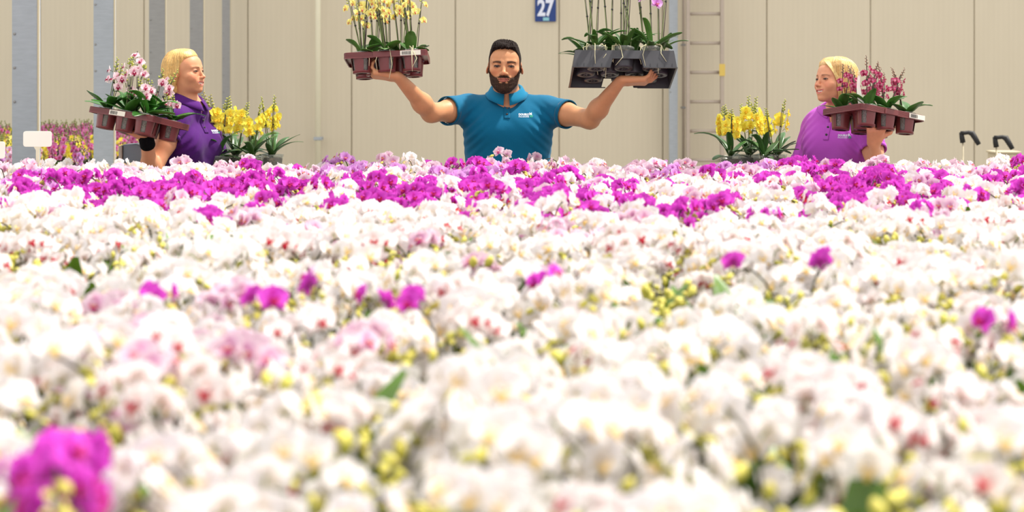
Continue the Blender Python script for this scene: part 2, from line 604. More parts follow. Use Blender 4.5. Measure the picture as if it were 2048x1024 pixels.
def bench(name, x0, x1, y0, y1, label, z=0.72):
    r = root(name, ((x0 + x1) / 2, (y0 + y1) / 2, 0), label, 'bench')
    a, b_ = (x1 - x0) / 2, (y1 - y0) / 2
    obj('bench_top', *box((-a, -b_, z - 0.015), (a, b_, z)), M['bench_top'], r)
    for s in (-1, 1):
        obj('side_rail', *box((s * a - 0.02, -b_ - 0.02, z - 0.06), (s * a + 0.02, b_ + 0.02, z + 0.05)), M['bench'], r, bevel=0.004)
        obj('end_rail', *box((-a, s * b_ - 0.02, z - 0.06), (a, s * b_ + 0.02, z + 0.05)), M['bench'], r, bevel=0.004)
    leg = Geo().add(*box((-0.03, -0.03, 0), (0.03, 0.03, z - 0.05))).mesh('leg', M['bench'], False)
    for sx in (-1, 0, 1):
        for sy in (-1, -0.33, 0.33, 1):
            link('leg', leg, r, m4(np.eye(3), (sx * (a - 0.1), sy * (b_ - 0.1), 0)))
    return r


bench('growing_bench', -2.75, 2.75, 1.15, 8.55, 'long aluminium growing bench under the massed white orchids')
bench('growing_bench', -6.3, -2.75, 12.45, 17.4, 'far growing bench of mixed coloured orchids behind the steel posts')

# ------------------------------------------------------------------ orchid flowers, leaves, stems
GREEN_ST = lin((74, 84, 44))
DARK_ST = lin((62, 50, 42))
PAL = {
    'white':   dict(p=(248, 244, 246), s=(246, 242, 243), c=(247, 238, 226), v=None, l=(240, 206, 130), l2=(248, 240, 232)),
    'redlip':  dict(p=(248, 242, 243), s=(247, 241, 241), c=(248, 224, 218), v=None, l=(176, 24, 52), l2=(214, 80, 84)),
    'blush':   dict(p=(246, 224, 236), s=(246, 230, 236), c=(222, 160, 196), v=(214, 150, 200), l=(190, 60, 130), l2=(236, 190, 90)),
    'magenta': dict(p=(226, 84, 214), s=(222, 90, 212), c=(200, 36, 156), v=(190, 50, 186), l=(168, 10, 84), l2=(210, 60, 60)),
    'pinkred': dict(p=(250, 222, 230), s=(252, 240, 238), c=(200, 60, 120), v=None, l=(140, 14, 60), l2=(180, 30, 80)),
    'yellow':  dict(p=(250, 238, 96), s=(248, 238, 110), c=(250, 226, 80), v=None, l=(240, 190, 50), l2=(246, 226, 70)),
    'paleyellow': dict(p=(248, 240, 150), s=(248, 240, 156), c=(246, 228, 130), v=None, l=(196, 70, 70), l2=(250, 240, 200)),
    'crimson': dict(p=(190, 56, 110), s=(204, 96, 130), c=(150, 20, 70), v=(240, 190, 200), l=(130, 6, 50), l2=(170, 20, 70)),
    'orchidpink': dict(p=(224, 146, 194), s=(228, 160, 200), c=(206, 90, 156), v=(200, 70, 170), l=(170, 20, 90), l2=(210, 60, 60)),
    'lilac':   dict(p=(234, 180, 240), s=(240, 204, 240), c=(206, 110, 196), v=(196, 110, 200), l=(170, 40, 130), l2=(236, 190, 90)),
}


def flower_geo(kind, seed, hi=True, open_=1.0):
    """a moth orchid bloom about 5.6 cm across facing -Y"""
    rg = np.random.RandomState(seed)
    pal = PAL[kind]
    g = Geo()
    nu, nv = (5, 4) if hi else (3, 2)

    def tepal(ang, L, Wd, cup, curl, off, col, wide, veins):
        u = np.linspace(0, 1, nu + 1)[:, None]
        v = np.linspace(-1, 1, nv + 1)[None, :]
        if wide:
            wu = np.sin(math.pi * np.clip(0.06 + 0.90 * u, 0, 1) ** 0.85) ** 0.62
        else:
            wu = np.sin(math.pi * np.clip(0.10 + 0.84 * u, 0, 1) ** 0.9) ** 0.75
        x = v * wu * Wd / 2
        z = u * L + 0.0 * v - (v ** 2) * 0.10 * L * (u > 0.5) * (1 if wide else 0.5)
        ph = rg.uniform(0, 6)
        y = off + cup * (u ** 2) * L - curl * (v ** 2) * wu * Wd + 0.07 * L * np.sin(v * 3.1 + u * 4 + ph) * u
        ca, sa = math.cos(ang), math.sin(ang)
        P = np.stack([x * ca + z * sa, y + 0 * x, z * ca - x * sa], -1).reshape(-1, 3)
        base, cc = lin(col), lin(pal['c'])
        t = np.clip((u + 0 * v) * 2.4, 0, 1)[..., None]
        C = cc * (1 - t) + base * t
        if veins and pal['v'] is not None:
            vn = (np.abs(np.sin(v * 7 + u * 0.5)) < 0.35)[..., None] * (1 - (u + 0 * v)[..., None]) * 0.8
            C = C * (1 - vn) + lin(pal['v']) * vn
        g.add(P, grid_faces(nu, nv), C.reshape(-1, 3), 0)

    j = lambda s: rg.uniform(-s, s)
    a = math.radians
    tepal(a(0) + j(.1), 0.027, 0.019, -0.10 + j(.1), 0.10, 0.003, pal['s'], False, True)
    tepal(a(128) + j(.1), 0.027, 0.018, -0.05 + j(.1), 0.10, 0.003, pal['s'], False, True)
    tepal(a(-128) + j(.1), 0.027, 0.018, -0.05 + j(.1), 0.10, 0.003, pal['s'], False, True)
    cup = 0.02 + j(0.16) + (1 - open_) * -0.8
    tepal(a(66) + j(.12), 0.030, 0.036, cup, 0.12, 0.0, pal['p'], True, True)
    tepal(a(-66) + j(.12), 0.030, 0.036, cup, 0.12, 0.0, pal['p'], True, True)
    # lip: a tongue and two side lobes, and the column above it
    L1, L2 = lin(pal['l']), lin(pal['l2'])
    tv = np.array([[-0.003, 0, -0.001], [0.003, 0, -0.001], [-0.006, -0.007, -0.006], [0.006, -0.007, -0.006],
                   [-0.004, -0.010, -0.013], [0.004, -0.010, -0.013], [0, -0.007, -0.019], [0, -0.012, -0.008]])
    tf = [(0, 1, 7, 7), (0, 7, 2, 2), (1, 3, 7, 7), (2, 7, 4, 4), (3, 5, 7, 7), (4, 7, 5, 5), (4, 5, 6, 6)]
    g.add(tv, tf, np.array([L2, L2, L1, L1, L1, L1, L1, L1]), 0)
    for s in (-1, 1):
        sv = np.array([[s * 0.002, -0.001, -0.002], [s * 0.008, -0.006, 0.003], [s * 0.009, -0.011, -0.004], [s * 0.003, -0.006, -0.006]])
        g.add(sv, [(0, 1, 2, 3)], np.array([L2, L1, L1, L2]), 0)
    if not hi:
        return g
    cv, cf = tube([(0, 0, 0.001), (0, -0.006, 0.001), (0, -0.009, -0.001)], [0.003, 0.003, 0.002], 5)
    g.add(cv, cf, lin(pal['p']) * 0.9 + 0.1 * L1, 0)
    # pedicel behind
    pv, pf = tube([(0, 0.001, 0), (0, 0.010, 0.002), (0, 0.022, -0.006)], [0.0014, 0.0012, 0.0013], 4, False)
    g.add(pv, pf, lin((150, 160, 96)) if kind not in ('magenta', 'crimson') else lin((120, 70, 84)), 0)
    return g


def bud_geo(col=(176, 176, 74), tip=(208, 196, 92), n=7):
    V, F = lathe([(0.0005, -0.0095), (0.0044, -0.0055), (0.0064, 0.000), (0.0052, 0.0052), (0.0020, 0.0095)], n, True, True)
    V = V * np.array([1, 0.86, 1])
    t = np.clip((V[:, 2:3] + 0.009) / 0.018, 0, 1)
    return Geo().add(V, F, lin(col) * (1 - t) + lin(tip) * t)


def leaf_geo(L, Wd, rise, droop, seed, n=8, m=4, thick=0.0016, col=(58, 98, 40), twist=0.0, fold=0.25):
    """strap leaf from the origin out along +X: rises, then bends over"""
    rg = np.random.RandomState(seed)
    u = np.linspace(0, 1, n + 1)
    ang = rise + (droop - rise) * u ** 1.2
    step = L / n
    cx = np.concatenate([[0], np.cumsum(np.cos(ang[:-1]) * step)])
    cz = np.concatenate([[0], np.cumsum(np.sin(ang[:-1]) * step)])
    w = Wd * (np.sin(math.pi * np.clip(0.10 + 0.88 * u, 0, 1) ** 0.95) ** 0.55)
    w[0] = Wd * 0.35
    v = np.linspace(-1, 1, m + 1)
    top = []
    for i in range(n + 1):
        nx, nz = -math.sin(ang[i]), math.cos(ang[i])
        tw = twist * u[i]
        lift = fold * np.abs(v) * w[i] / 2 * (1 - 0.6 * u[i]) + 0.03 * w[i] * np.sin(v * 2 + i)
        yy = v * w[i] / 2 * math.cos(tw)
        lift = lift + v * w[i] / 2 * math.sin(tw)
        top.append(np.stack([cx[i] + nx * lift, yy, cz[i] + nz * lift], 1))
    top = np.concatenate(top)
    F = grid_faces(n, m)
    c0 = lin(col)
    vv = np.tile(v, n + 1)
    uu = np.repeat(u, m + 1)
    C = c0[None, :] * (1.0 - 0.25 * (np.abs(vv) < 0.1))[:, None] * (0.85 + 0.3 * uu)[:, None]
    g = Geo().add(top, F, C)
    if thick:
        nrm_ = np.array([-np.sin(ang), 0 * ang, np.cos(ang)]).T.repeat(m + 1, axis=0)
        g.add(top - nrm_ * thick, F[:, ::-1], C * np.array([1.15, 1.2, 1.0]))
        ed = []
        for i in range(n):
            ed.append((i * (m + 1), (i + 1) * (m + 1), (i + 1) * (m + 1), i * (m + 1)))
        k = (n + 1) * (m + 1)
        E = []
        for side in (0, m):
            for i in range(n):
                a, b_ = i * (m + 1) + side, (i + 1) * (m + 1) + side
                E.append((a, b_, b_ + k, a + k) if side == 0 else (b_, a, a + k, b_ + k))
        g2 = Geo()
        V, F0, C0, I0 = g.arr()
        g2.add(V, np.concatenate([F0, np.array(E)]), C0)
        return g2
    return g


def pot_geo(r_top=0.058, r_bot=0.042, h=0.105, rim=0.004, n=20):
    return lathe([(r_bot - 0.004, 0.0), (r_bot, 0.003), (r_top - 0.003, h - 0.012), (r_top + rim - 0.002, h - 0.010), (r_top + rim, h),
                  (r_top - 0.002, h), (r_bot - 0.002, 0.006)], n, True, False)


# ------------------------------------------------------------------ the bed: templates
def spike_path(rng, H, az, arch):
    """rises, then arches over; returns 12 points"""
    ca, sa = math.cos(az), math.sin(az)
    P = []
    for t in np.linspace(0, 1, 13):
        if t < 0.6:
            s = t / 0.6
            rr = 0.012 + 0.035 * s ** 2
            z = H * 0.90 * s
        else:
            s = (t - 0.6) / 0.4
            rr = 0.047 + arch * s
            z = H * (0.90 + 0.10 * math.sin(min(1, s * 1.5) * math.pi / 2)) - 0.09 * arch / 0.14 * max(0, s - 0.45) ** 1.5
        P.append((ca * rr, sa * rr, z))
    return np.array(P)


class BedTemplate:
    pass


def interp(P, t):
    k = t * (len(P) - 1)
    i = min(int(k), len(P) - 2)
    return P[i] + (P[i + 1] - P[i]) * (k - i), nrm(P[i + 1] - P[i])


BUD = bud_geo()
BUD_LO = bud_geo(n=4)
BUD_ME = BUD.mesh('bud', M['stem'])
LEAVES = [leaf_geo(0.20, 0.062, 0.9, -0.35, 5, 6, 2, 0), leaf_geo(0.17, 0.056, 0.6, -0.5, 6, 6, 2, 0), leaf_geo(0.22, 0.046, 1.1, 0.1, 7, 6, 2, 0, col=(84, 118, 36))]
LEAF_ME = [l.mesh('leaf', M['leaf']) for l in LEAVES]
pv, pf = pot_geo(n=12)
POT = Geo().add(pv, pf, lin((120, 112, 90)))
sv, sf = lathe([(0.001, 0.098), (0.052, 0.094)], 12, True)
POT_ME = POT.mesh('pot', M['pot'])
BED_KINDS = ('white', 'redlip', 'blush', 'magenta', 'lilac')
FL_HI = {k: [flower_geo(k, 100 + i, True) for i in range(4)] for k in BED_KINDS}
FL_LO = {k: [flower_geo(k, 100 + i, False) for i in range(3)] for k in BED_KINDS}
FL_ME = {k: [g.mesh('flower', M['petal']) for g in v] for k, v in FL_HI.items()}


def make_template(seed, n_fl=(8, 10), H0=0.47):
    rng = random.Random(seed)
    T = BedTemplate()
    T.spikes, T.flowers, T.buds, T.leaves = [], [], [], []
    base = rng.uniform(0, 6.28)
    for s in range(2):
        az = base + s * math.pi + rng.uniform(-0.6, 0.6)
        H = H0 * rng.uniform(0.90, 1.0)
        P = spike_path(rng, H - 0.05, az, rng.uniform(0.06, 0.13))
        P[:, 2] += 0.08
        T.spikes.append(P)
        n = rng.randint(*n_fl)
        for i in range(n):
            t = 0.46 + 0.44 * i / (n - 1)
            p, d = interp(P, t)
            side = nrm(np.cross(d, (0, 0, 1)) + 1e-6) * (1 if i % 2 else -1)
            out = nrm(side * 0.9 + np.array([math.cos(az), math.sin(az), 0]) * rng.uniform(-0.1, 0.8) + np.array([0, 0, rng.uniform(-0.1, 0.75)]))
            pos = p + out * rng.uniform(.016, .030) + np.array([rng.uniform(-.006, .006), rng.uniform(-.006, .006), rng.uniform(-.004, .008)])
            T.flowers.append((face_frame(pos, out, s=rng.uniform(0.80, 0.98), roll=rng.uniform(-.35, .35)), rng.randint(0, 3)))
        for i in range(4):
            t = 0.93 + 0.07 * i / 3
            p, d = interp(P, min(t, 0.999))
            side = nrm(np.cross(d, (0, 0, 1)) + 1e-6) * (1 if i % 2 else -1)
            dd = nrm(d + side * 0.8)
            A = m4(np.array(Vector(dd).to_track_quat('Z', 'Y').to_matrix()), p + dd * 0.010 + d * 0.006 * i, 1.15 - 0.16 * i)
            T.buds.append(A)
    for i in range(4):
        az = base + 1.57 + i * 1.7 + rng.uniform(-.3, .3)
        T.leaves.append((m4(rot_xyz(0, 0, az), (0.008 * math.cos(az), 0.008 * math.sin(az), 0.10 + 0.008 * i), rng.uniform(0.85, 1.1)), i % 3))
    T.leaves.append((m4(rot_xyz(0, -.30, base + 3), (0, 0, 0.12), 1.05), 2))
    T.spike_geo = []
    for P in T.spikes:
        k = len(P)
        V, F = tube(P, np.linspace(0.0030, 0.0016, k), 5, False)
        t = np.repeat(np.linspace(0, 1, k), 5)[:, None]
        T.spike_geo.append(Geo().add(V, F, GREEN_ST * (1 - t) + DARK_ST * t))
    T.spike_me = [g.mesh('flower_stem', M['stem']) for g in T.spike_geo]
    return T


TPL = [make_template(40 + i) for i in range(9)]
TPL_TALL = [make_template(70 + i, (8, 10), 0.50) for i in range(4)]


def budding(seed):
    """a plant that is mostly buds and upright leaves"""
    T = make_template(seed, (5, 6), 0.46)
    rg = random.Random(seed)
    fl = T.flowers
    T.flowers = [fl[i] for i in (2,) if i < len(fl)]
    for A, i in fl:
        if rg.random() < 0.8:
            p = A[:3, 3].copy(); p[2] -= .01
            T.buds.append(m4(rot_xyz(rg.uniform(-.6, .6), rg.uniform(-.6, .6), 0), p, rg.uniform(.9, 1.5)))
    b0 = rg.uniform(0, 6.28)
    for i in range(6):
        az = b0 + i * 1.05
        T.leaves.append((m4(rot_xyz(0, -.42 - .1 * (i % 2), az), (.012 * math.cos(az), .012 * math.sin(az), 0.148 + .020 * i), 1.06 + .05 * (i % 3)), 2))
    for i in range(9):
        p = np.array([rg.uniform(-.06, .06), rg.uniform(-.06, .06), rg.uniform(.38, .48)])
        q = min(range(len(T.buds)), key=lambda k: np.linalg.norm(T.buds[k][:3, 3] - p))
        T.buds.append(m4(rot_xyz(rg.uniform(-1, 1), rg.uniform(-1, 1), 0), T.buds[q][:3, 3] * .6 + p * .4, rg.uniform(1.0, 1.5)))
    return T


TPL_BUD = [budding(120 + i) for i in range(4)]


def lowgeo(T, kind, rng):
    """the whole plant joined, for the far mass of the bed"""
    g = Geo()
    for s in T.spike_geo:
        g.addg(s)
    for A, i in T.leaves:
        V, F, C, I = LEAVES[i].arr()
        g.add(V, F, C, 1, A)
    for A, i in T.flowers:
        V, F, C, I = FL_LO[kind][i % 3].arr()
        g.add(V, F, C, 2, A)
    for A in T.buds:
        V, F, C, I = BUD_LO.arr()
        g.add(V, F, C, 0, A)
    return g


BENCH_Z = 0.72


def bed_plant(T, kind, x, y, rz, s, name, label, group, tilt=(0, 0), mixed=None):
    R = rot_xyz(tilt[0], tilt[1], 0) @ rot_xyz(0, 0, rz)
    r = root(name, None, label, 'orchid', group, m4(R, (x, y, BENCH_Z + 0.001), s))
    link('pot', POT_ME, r)
    for me in T.spike_me:
        link('flower_stem', me, r)
    for A, i in T.leaves:
        link('leaf', LEAF_ME[i], r, A)
    for A, i in T.flowers:
        link('flower', FL_ME[kind][i], r, A)
    for A in T.buds:
        link('bud', BUD_ME, r, A)
    return r


# ------------------------------------------------------------------ where each plant stands
# magenta drifts of the bed in place coordinates, read from the photograph as rows of pixels
DRIFT = [  # (px, py, half width, half height)
    (105, 368, 45, 24), (40, 395, 22, 12), (215, 372, 32, 18), (262, 385, 36, 18), (318, 372, 40, 18), (345, 398, 30, 8), (395, 375, 42, 20), (434, 366, 24, 22), (340, 424, 26, 12), (388, 422, 20, 10),
    (505, 370, 42, 18), (562, 368, 22, 24), (490, 422, 32, 10), (595, 412, 20, 12), (640, 366, 30, 12), (690, 378, 32, 12),
    (760, 376, 30, 16), (830, 382, 48, 14), (905, 372, 32, 16), (985, 358, 34, 26), (1010, 400, 34, 20), (1050, 370, 28, 12),
    (1095, 370, 24, 20), (1130, 398, 32, 24), (1178, 370, 28, 22), (1180, 405, 26, 22), (1240, 392, 30, 16), (1296, 404, 26, 12),
    (1352, 418, 24, 16), (1425, 404, 24, 12), (1475, 352, 24, 14), (1555, 345, 14, 10), (1580, 366, 20, 12), (1545, 412, 26, 10), (1635, 352, 34, 26), (1680, 372, 44, 20),
    (1740, 365, 36, 18), (1765, 396, 32, 20), (1810, 360, 34, 26), (1850, 412, 20, 24), (1600, 400, 30, 8), (1660, 402, 40, 8),
    (1380, 358, 18, 16), (1275, 365, 16, 14), (1960, 380, 26, 10), (2020, 384, 30, 10), (1985, 412, 14, 10), (1905, 400, 12, 8),
    (1500, 322, 10, 8), (1535, 322, 16, 10), (2028, 330, 30, 22), (1945, 345, 22, 10), (700, 316, 22, 10),
    (512, 312, 24, 14), (545, 325, 26, 14), (625, 318, 26, 10), (760, 322, 20, 10), (850, 317, 20, 8), (885, 318, 16, 8), (1855, 345, 14, 8)]
LILAC = [(360, 318, 60, 10), (420, 312, 40, 8), (270, 325, 30, 8), (30, 352, 40, 14), (920, 345, 46, 16), (1500, 325, 70, 12), (700, 335, 50, 10), (240, 345, 22, 10), (1330, 340, 40, 10), (1620, 330, 22, 10)]
NEAR_MAG = [(1135, 548), (722, 582), (600, 606), (270, 556), (640 - 418, 585), (905, 616), (1582, 536), (1916, 612), (172, 925), (40, 985)]


def inside(px, py, L):
    for (a, b_, w, h) in L:
        if L is GAPS:
            w, h, b_ = w * 1.6, h * 2.0, b_ + h * .6
        if ((px - a) / w) ** 2 + ((py - b_) / h) ** 2 < 1.0:
            return True
    return False


rng = random.Random(11)
TOP_Z = 1.212
spots = []
dy = 0.118
row = 0
Y = 1.30
while Y < 8.42:
    half = min(2.62, Y * 0.2575 + 0.30)
    dx = 0.136
    n = int(half / dx) + 1
    for i in range(-n, n + 1):
        x = i * dx + (dx / 2 if row % 2 else 0) + rng.uniform(-.018, .018)
        y = Y + rng.uniform(-.018, .018)
        if abs(x) > 2.62:
            continue
        z = TOP_Z
        px = 1024 + x * F_PX / y
        py = HOR + (CAM_Z - z) * F_PX / y
        spots.append([x, y, px, py])
    Y += dy
    row += 1

near_m = {}
for q, (a, b_) in enumerate(NEAR_MAG):
    k = min(range(len(spots)), key=lambda i: (spots[i][2] - a) ** 2 + ((spots[i][3] - b_) * 2) ** 2)
    near_m[k] = q
GAPS = [(740, 500, 24, 30), (900, 500, 14, 22), (1080, 560, 26, 34), (1272, 540, 26, 36), (1990, 600, 38, 36), (70, 745, 40, 40), (1380, 870, 40, 50),
        (30, 560, 30, 16), (660, 720, 26, 40), (340, 780, 22, 40), (1470, 560, 26, 24), (1100, 880, 40, 30), (1720, 930, 110, 50), (560, 900, 26, 30), (1780, 640, 30, 20), (260, 960, 34, 50), (900, 960, 46, 40)]
plants = []
for k, (x, y, px, py) in enumerate(spots):
    if k in near_m:
        kind = 'nearmag'
    elif inside(px, py, DRIFT) and (py > 340 or rng.random() < .55):
        kind = 'magenta'
    elif inside(px, py, LILAC):
        kind = 'lilac'
    else:
        if inside(px, py, GAPS):
            plants.append(('budding', x, y, px, py, None))
            continue
        if rng.random() < (0.13 if py > 430 else 0.02):
            plants.append(('budding', x, y, px, py, None))
            continue
        u = rng.random()
        if py < 345:
            kind = 'blush' if u < 0.62 else 'white'
        elif py < 460:
            kind = 'blush' if u < 0.12 else ('redlip' if u < 0.2 else 'white')
        else:
            kind = 'redlip' if u < (0.30 if px > 1200 else 0.13) else ('blush' if u < 0.20 and px < 1200 else 'white')
    plants.append((kind, x, y, px, py, near_m.get(k)))

NEAR_LABELS = [
    'magenta orchid plant among blurred white blooms just right of the bed centre',
    'magenta orchid plant among blurred white blooms below the maroon tray of yellow orchids',
    'magenta orchid plant in the blurred white blooms below the left yellow orchids',
    'small magenta orchid plant blurred among white blooms below the woman in dark purple',
    'faint magenta orchid plant blurred at the left, beside another small magenta one',
    'magenta orchid plant half sunk in blurred white blooms left of the bed centre',
    'magenta orchid plant low in the white bed below the right yellow orchids',
    'magenta orchid plant far right, sunk among red lipped white blooms',
    'large blurred magenta orchid plant in the bottom left corner, upper one of two',
    'large blurred magenta orchid plant at the very bottom left corner, lower one of two']
def region(px, py):
    rows = 'foremost rows' if py > 740 else ('nearer rows' if py > 560 else ('middle rows' if py > 440 else 'farther rows'))
    side = 'left edge' if px < 340 else ('centre left' if px < 820 else ('centre' if px < 1230 else ('centre right' if px < 1710 else 'right edge')))
    return rows, side


WLAB = {
    'white': ('white_moth_orchid', 'white moth orchid with yellow centred blooms in the blurred nearer part of the massed bed', 'white orchids massed in the nearer bed'),
    'redlip': ('red_lipped_moth_orchid', 'white moth orchid with dark red lips in the blurred nearer part of the massed bed', 'red lipped white orchids in the nearer bed'),
    'blush': ('blush_moth_orchid', 'pale pink veined moth orchid in the blurred nearer part of the massed bed', 'blush orchids in the nearer bed'),
}
whites = [p for p in plants if p[0] in ('white', 'redlip', 'blush') and -80 < p[3] < 2128]
whites.sort(key=lambda p: p[2])
indiv = set(id(p) for p in whites[:300])
cnt = {'white': 0, 'redlip': 0, 'blush': 0, 'magenta': 0}
stuff = Geo()
lilac_stuff = Geo()
LOW = {}
for p in plants:
    kind, x, y, px, py, q = p
    T = rng.choice(TPL)
    hf = math.sin(x * 7.1 + 1.3 * math.sin(y * 4.3)) * .5 + math.sin(y * 6.3 + x * 3.1 + 1) * .5
    s = rng.uniform(0.94, 1.03) + (0.048 * hf if py > 430 else .012 * hf)
    rz = rng.uniform(0, 6.28)
    tilt = (rng.uniform(-.04, .04), rng.uniform(-.04, .04))
    if kind == 'nearmag':
        Tm = TPL_TALL[q % 4]
        if q < 8:
            Tm = BedTemplate(); Tm.__dict__.update(TPL_TALL[q % 4].__dict__)
            fs = sorted(Tm.flowers, key=lambda f_: -f_[0][2, 3])
            Tm.flowers = fs[:(3, 3, 4, 2, 1, 2, 3, 2)[q]]
        bed_plant(Tm, 'magenta', x, y, rz, .955 if q < 8 else 1.0, 'magenta_moth_orchid', NEAR_LABELS[q], None, tilt)
    elif kind == 'budding':
        bed_plant(TPL_BUD[rng.randint(0, 3)], 'white', x, y, rz, rng.uniform(.93, 1.02), 'budding_moth_orchid',
                  'moth orchid mostly in yellow green bud, %s, %s of the white bed' % region(px, py), 'budding orchids, %s, %s' % region(px, py), tilt)
    elif kind == 'magenta' and (-60 < px < 2108):
        cnt['magenta'] += 1
        if py < 340:
            lab, grp = 'magenta moth orchid at the far rim of the bed', 'magenta orchids along the far edge of the bed'
        else:
            lab, grp = 'magenta moth orchid in the vivid band across the bed', 'magenta orchids in the band across the bed'
        side = region(px, py)[1]
        below = 'below the woman in dark purple' if 250 < px < 560 else ('below the teal shirted man' if 880 < px < 1160 else ('below the woman in bright purple' if px > 1560 and px < 1840 else side))
        lab, grp = f'{lab}, {below}', f'{grp}, {below}'
        bed_plant(T, 'magenta', x, y, rz, s * 1.02, 'magenta_moth_orchid', lab, grp, tilt)
    elif id(p) in indiv:
        cnt[kind] += 1
        n, lab, grp = WLAB[kind]
        rows, side = region(px, py)
        lab = lab.split(' in the blurred')[0] + f', in the {rows} of the bed, {side}'
        grp = grp + f', {rows}, {side}'
        bed_plant(T, kind, x, y, rz, s, n, lab, grp, tilt)
    else:
        key = (TPL.index(T), kind)
        if key not in LOW:
            LOW[key] = lowgeo(T, kind, rng)
        A = m4(rot_xyz(tilt[0], tilt[1], 0) @ rot_xyz(0, 0, rz), (x, y, BENCH_Z), s)
        (lilac_stuff if kind in ('lilac', 'magenta') else stuff).addg(LOW[key], A)
print('bed plants', len(plants), 'individual', cnt, 'stuff tris', sum(len(f) for f in stuff.F) * 2 - int(sum((f[:, 3] == f[:, 2]).sum() for f in stuff.F)))
o = link('white_orchid_mass', stuff.mesh('white_orchid_mass', [M['stem'], M['leaf'], M['petal']]))
tag(o, 'mass of white and blush moth orchids filling the far half of the bed', 'orchids', None, 'stuff')
o = link('lilac_orchid_mass', lilac_stuff.mesh('lilac_orchid_mass', [M['stem'], M['leaf'], M['petal']]))
tag(o, 'loose drifts of lilac moth orchids near the far edge of the bed', 'orchids', None, 'stuff')

# one taller bloom that stands up in front of the teal shirt
T = make_template(901, (6, 7), 0.50)
T.flowers = T.flowers[:5]
bed_plant(T, 'blush', W(1046, 297, 8.3)[0], 8.3, 0.4, 1.06, 'blush_moth_orchid', 'taller pale pink orchid standing up before the hem of the teal shirt', None)

# ------------------------------------------------------------------ far bench of mixed orchids
FARK = {k: [flower_geo(k, 300 + i, False) for i in range(2)] for k in ('orchidpink', 'yellow', 'paleyellow', 'crimson', 'lilac', 'blush')}


def far_template(seed, kind, H):
    rr = random.Random(seed)
    g = Geo()
    pv, pf = pot_geo(n=8)
    g.add(pv, pf, lin((110, 96, 78)), 0)
    for s in range(3):
        az = rr.uniform(0, 6.28)
        P = np.array([(0.01, 0, 0.08), (0.02, 0, H * 0.5), (0.035, 0.005, H * 0.8), (0.06, 0.01, H)])
        c, s_ = math.cos(az), math.sin(az)
        P = np.stack([P[:, 0] * c - P[:, 1] * s_, P[:, 0] * s_ + P[:, 1] * c, P[:, 2]], 1)
        V, F = tube(P, [0.003, 0.003, 0.0025, 0.002], 4, False)
        g.add(V, F, DARK_ST, 0)
        n = 5
        for i in range(n):
            p, d = interp(P, 0.55 + 0.35 * i / (n - 1))
            a = rr.uniform(0, 6.28)
            out = nrm((math.cos(a), math.sin(a) - 0.5, 0.3))
            V, F, C, I = FARK[kind][i % 2].arr()
            g.add(V, F, C, 2, face_frame(p + out * 0.02, out, s=0.78))
        for i in range(4):
            p, d = interp(P, 0.92 + 0.025 * i)
            V, F, C, I = BUD_LO.arr()
            g.add(V, F, lin((112, 118, 58)), 0, m4(np.eye(3) * .75, p + np.array([rr.uniform(-.012, .012), rr.uniform(-.012, .012), 0.008 * i])))
    for i in range(4):
        V, F, C, I = LEAVES[i % 3].arr()
        g.add(V, F, C, 1, m4(rot_xyz(0, 0, i * 1.6 + 0.4), (0, 0, 0.1)))
    return g.mesh('far_orchid', [M['stem'], M['leaf'], M['petal']])


FT = {}
for kind, H in (('orchidpink', 0.47), ('yellow', 0.43), ('paleyellow', 0.42), ('crimson', 0.30), ('lilac', 0.40), ('blush', 0.42)):
    FT[kind] = [far_template(500 + i, kind, H) for i in range(2)]
FLAB = {'orchidpink': 'tall pink orchid in the back rows of the far bench by the posts',
        'yellow': 'yellow orchid in the middle rows of the far bench by the posts',
        'paleyellow': 'pale cream yellow orchid in the middle rows of the far bench by the posts',
        'crimson': 'short crimson orchid in the front rows of the far bench by the posts',
        'lilac': 'lilac purple orchid in the front rows of the far bench by the posts',
        'blush': 'pale blush orchid on the far bench by the posts'}
fn = 0
for row, y in enumerate(np.arange(12.62, 17.3, 0.19)):
    xr = min(-2.82, (-1024 + 288) * y / F_PX + 0.1)
    for x in np.arange(-1060 * y / F_PX, xr, 0.16):
        if fn >= 300:
            break
        u = rng.random()
        px = 1024 + x * F_PX / y
        if row < 2:
            kind = 'crimson' if u < 0.5 else ('lilac' if u < 0.75 else 'blush')
        elif row < 7:
            kind = 'lilac' if u < 0.4 else ('orchidpink' if u < 0.6 else 'yellow')
        elif row < 13:
            kind = 'yellow' if u < 0.55 else ('paleyellow' if u < 0.85 else 'orchidpink')
        else:
            kind = ('orchidpink' if u < 0.9 else 'paleyellow') if px > 90 else ('yellow' if u < .7 else 'orchidpink')
        me = FT[kind][rng.randint(0, 1)]
        s = rng.uniform(0.92, 1.06)
        o = link(kind.replace('orchidpink', 'pink') + '_bench_orchid', me, None, m4(rot_xyz(0, 0, rng.uniform(-0.6, 0.6)), (x + rng.uniform(-.02, .02), y, BENCH_Z), s))
        tag(o, FLAB[kind], 'orchid', kind.replace('orchidpink', 'pink') + ' orchids on the far bench')
        fn += 1
print('far bench', fn)

# ------------------------------------------------------------------ signed distance modelling for the people
def d_ell(P, c, r, R=None):
    p = P - np.asarray(c, np.float32)
    if R is not None:
        p = p @ R
    r = np.asarray(r, np.float32)
    q = p / r
    k0 = np.sqrt((q * q).sum(1)) + 1e-9
    q2 = q / r
    k1 = np.sqrt((q2 * q2).sum(1)) + 1e-9
    return k0 * (k0 - 1) / k1


def d_cap(P, a, b, ra, rb, R=None, sq=None):
    a = np.asarray(a, np.float32); b = np.asarray(b, np.float32)
    ab = b - a
    L = float(ab @ ab) + 1e-12
    pa = P - a
    h = np.clip((pa @ ab) / L, 0, 1)
    d = pa - h[:, None] * ab
    return np.sqrt((d * d).sum(1)) - (ra + (rb - ra) * h)


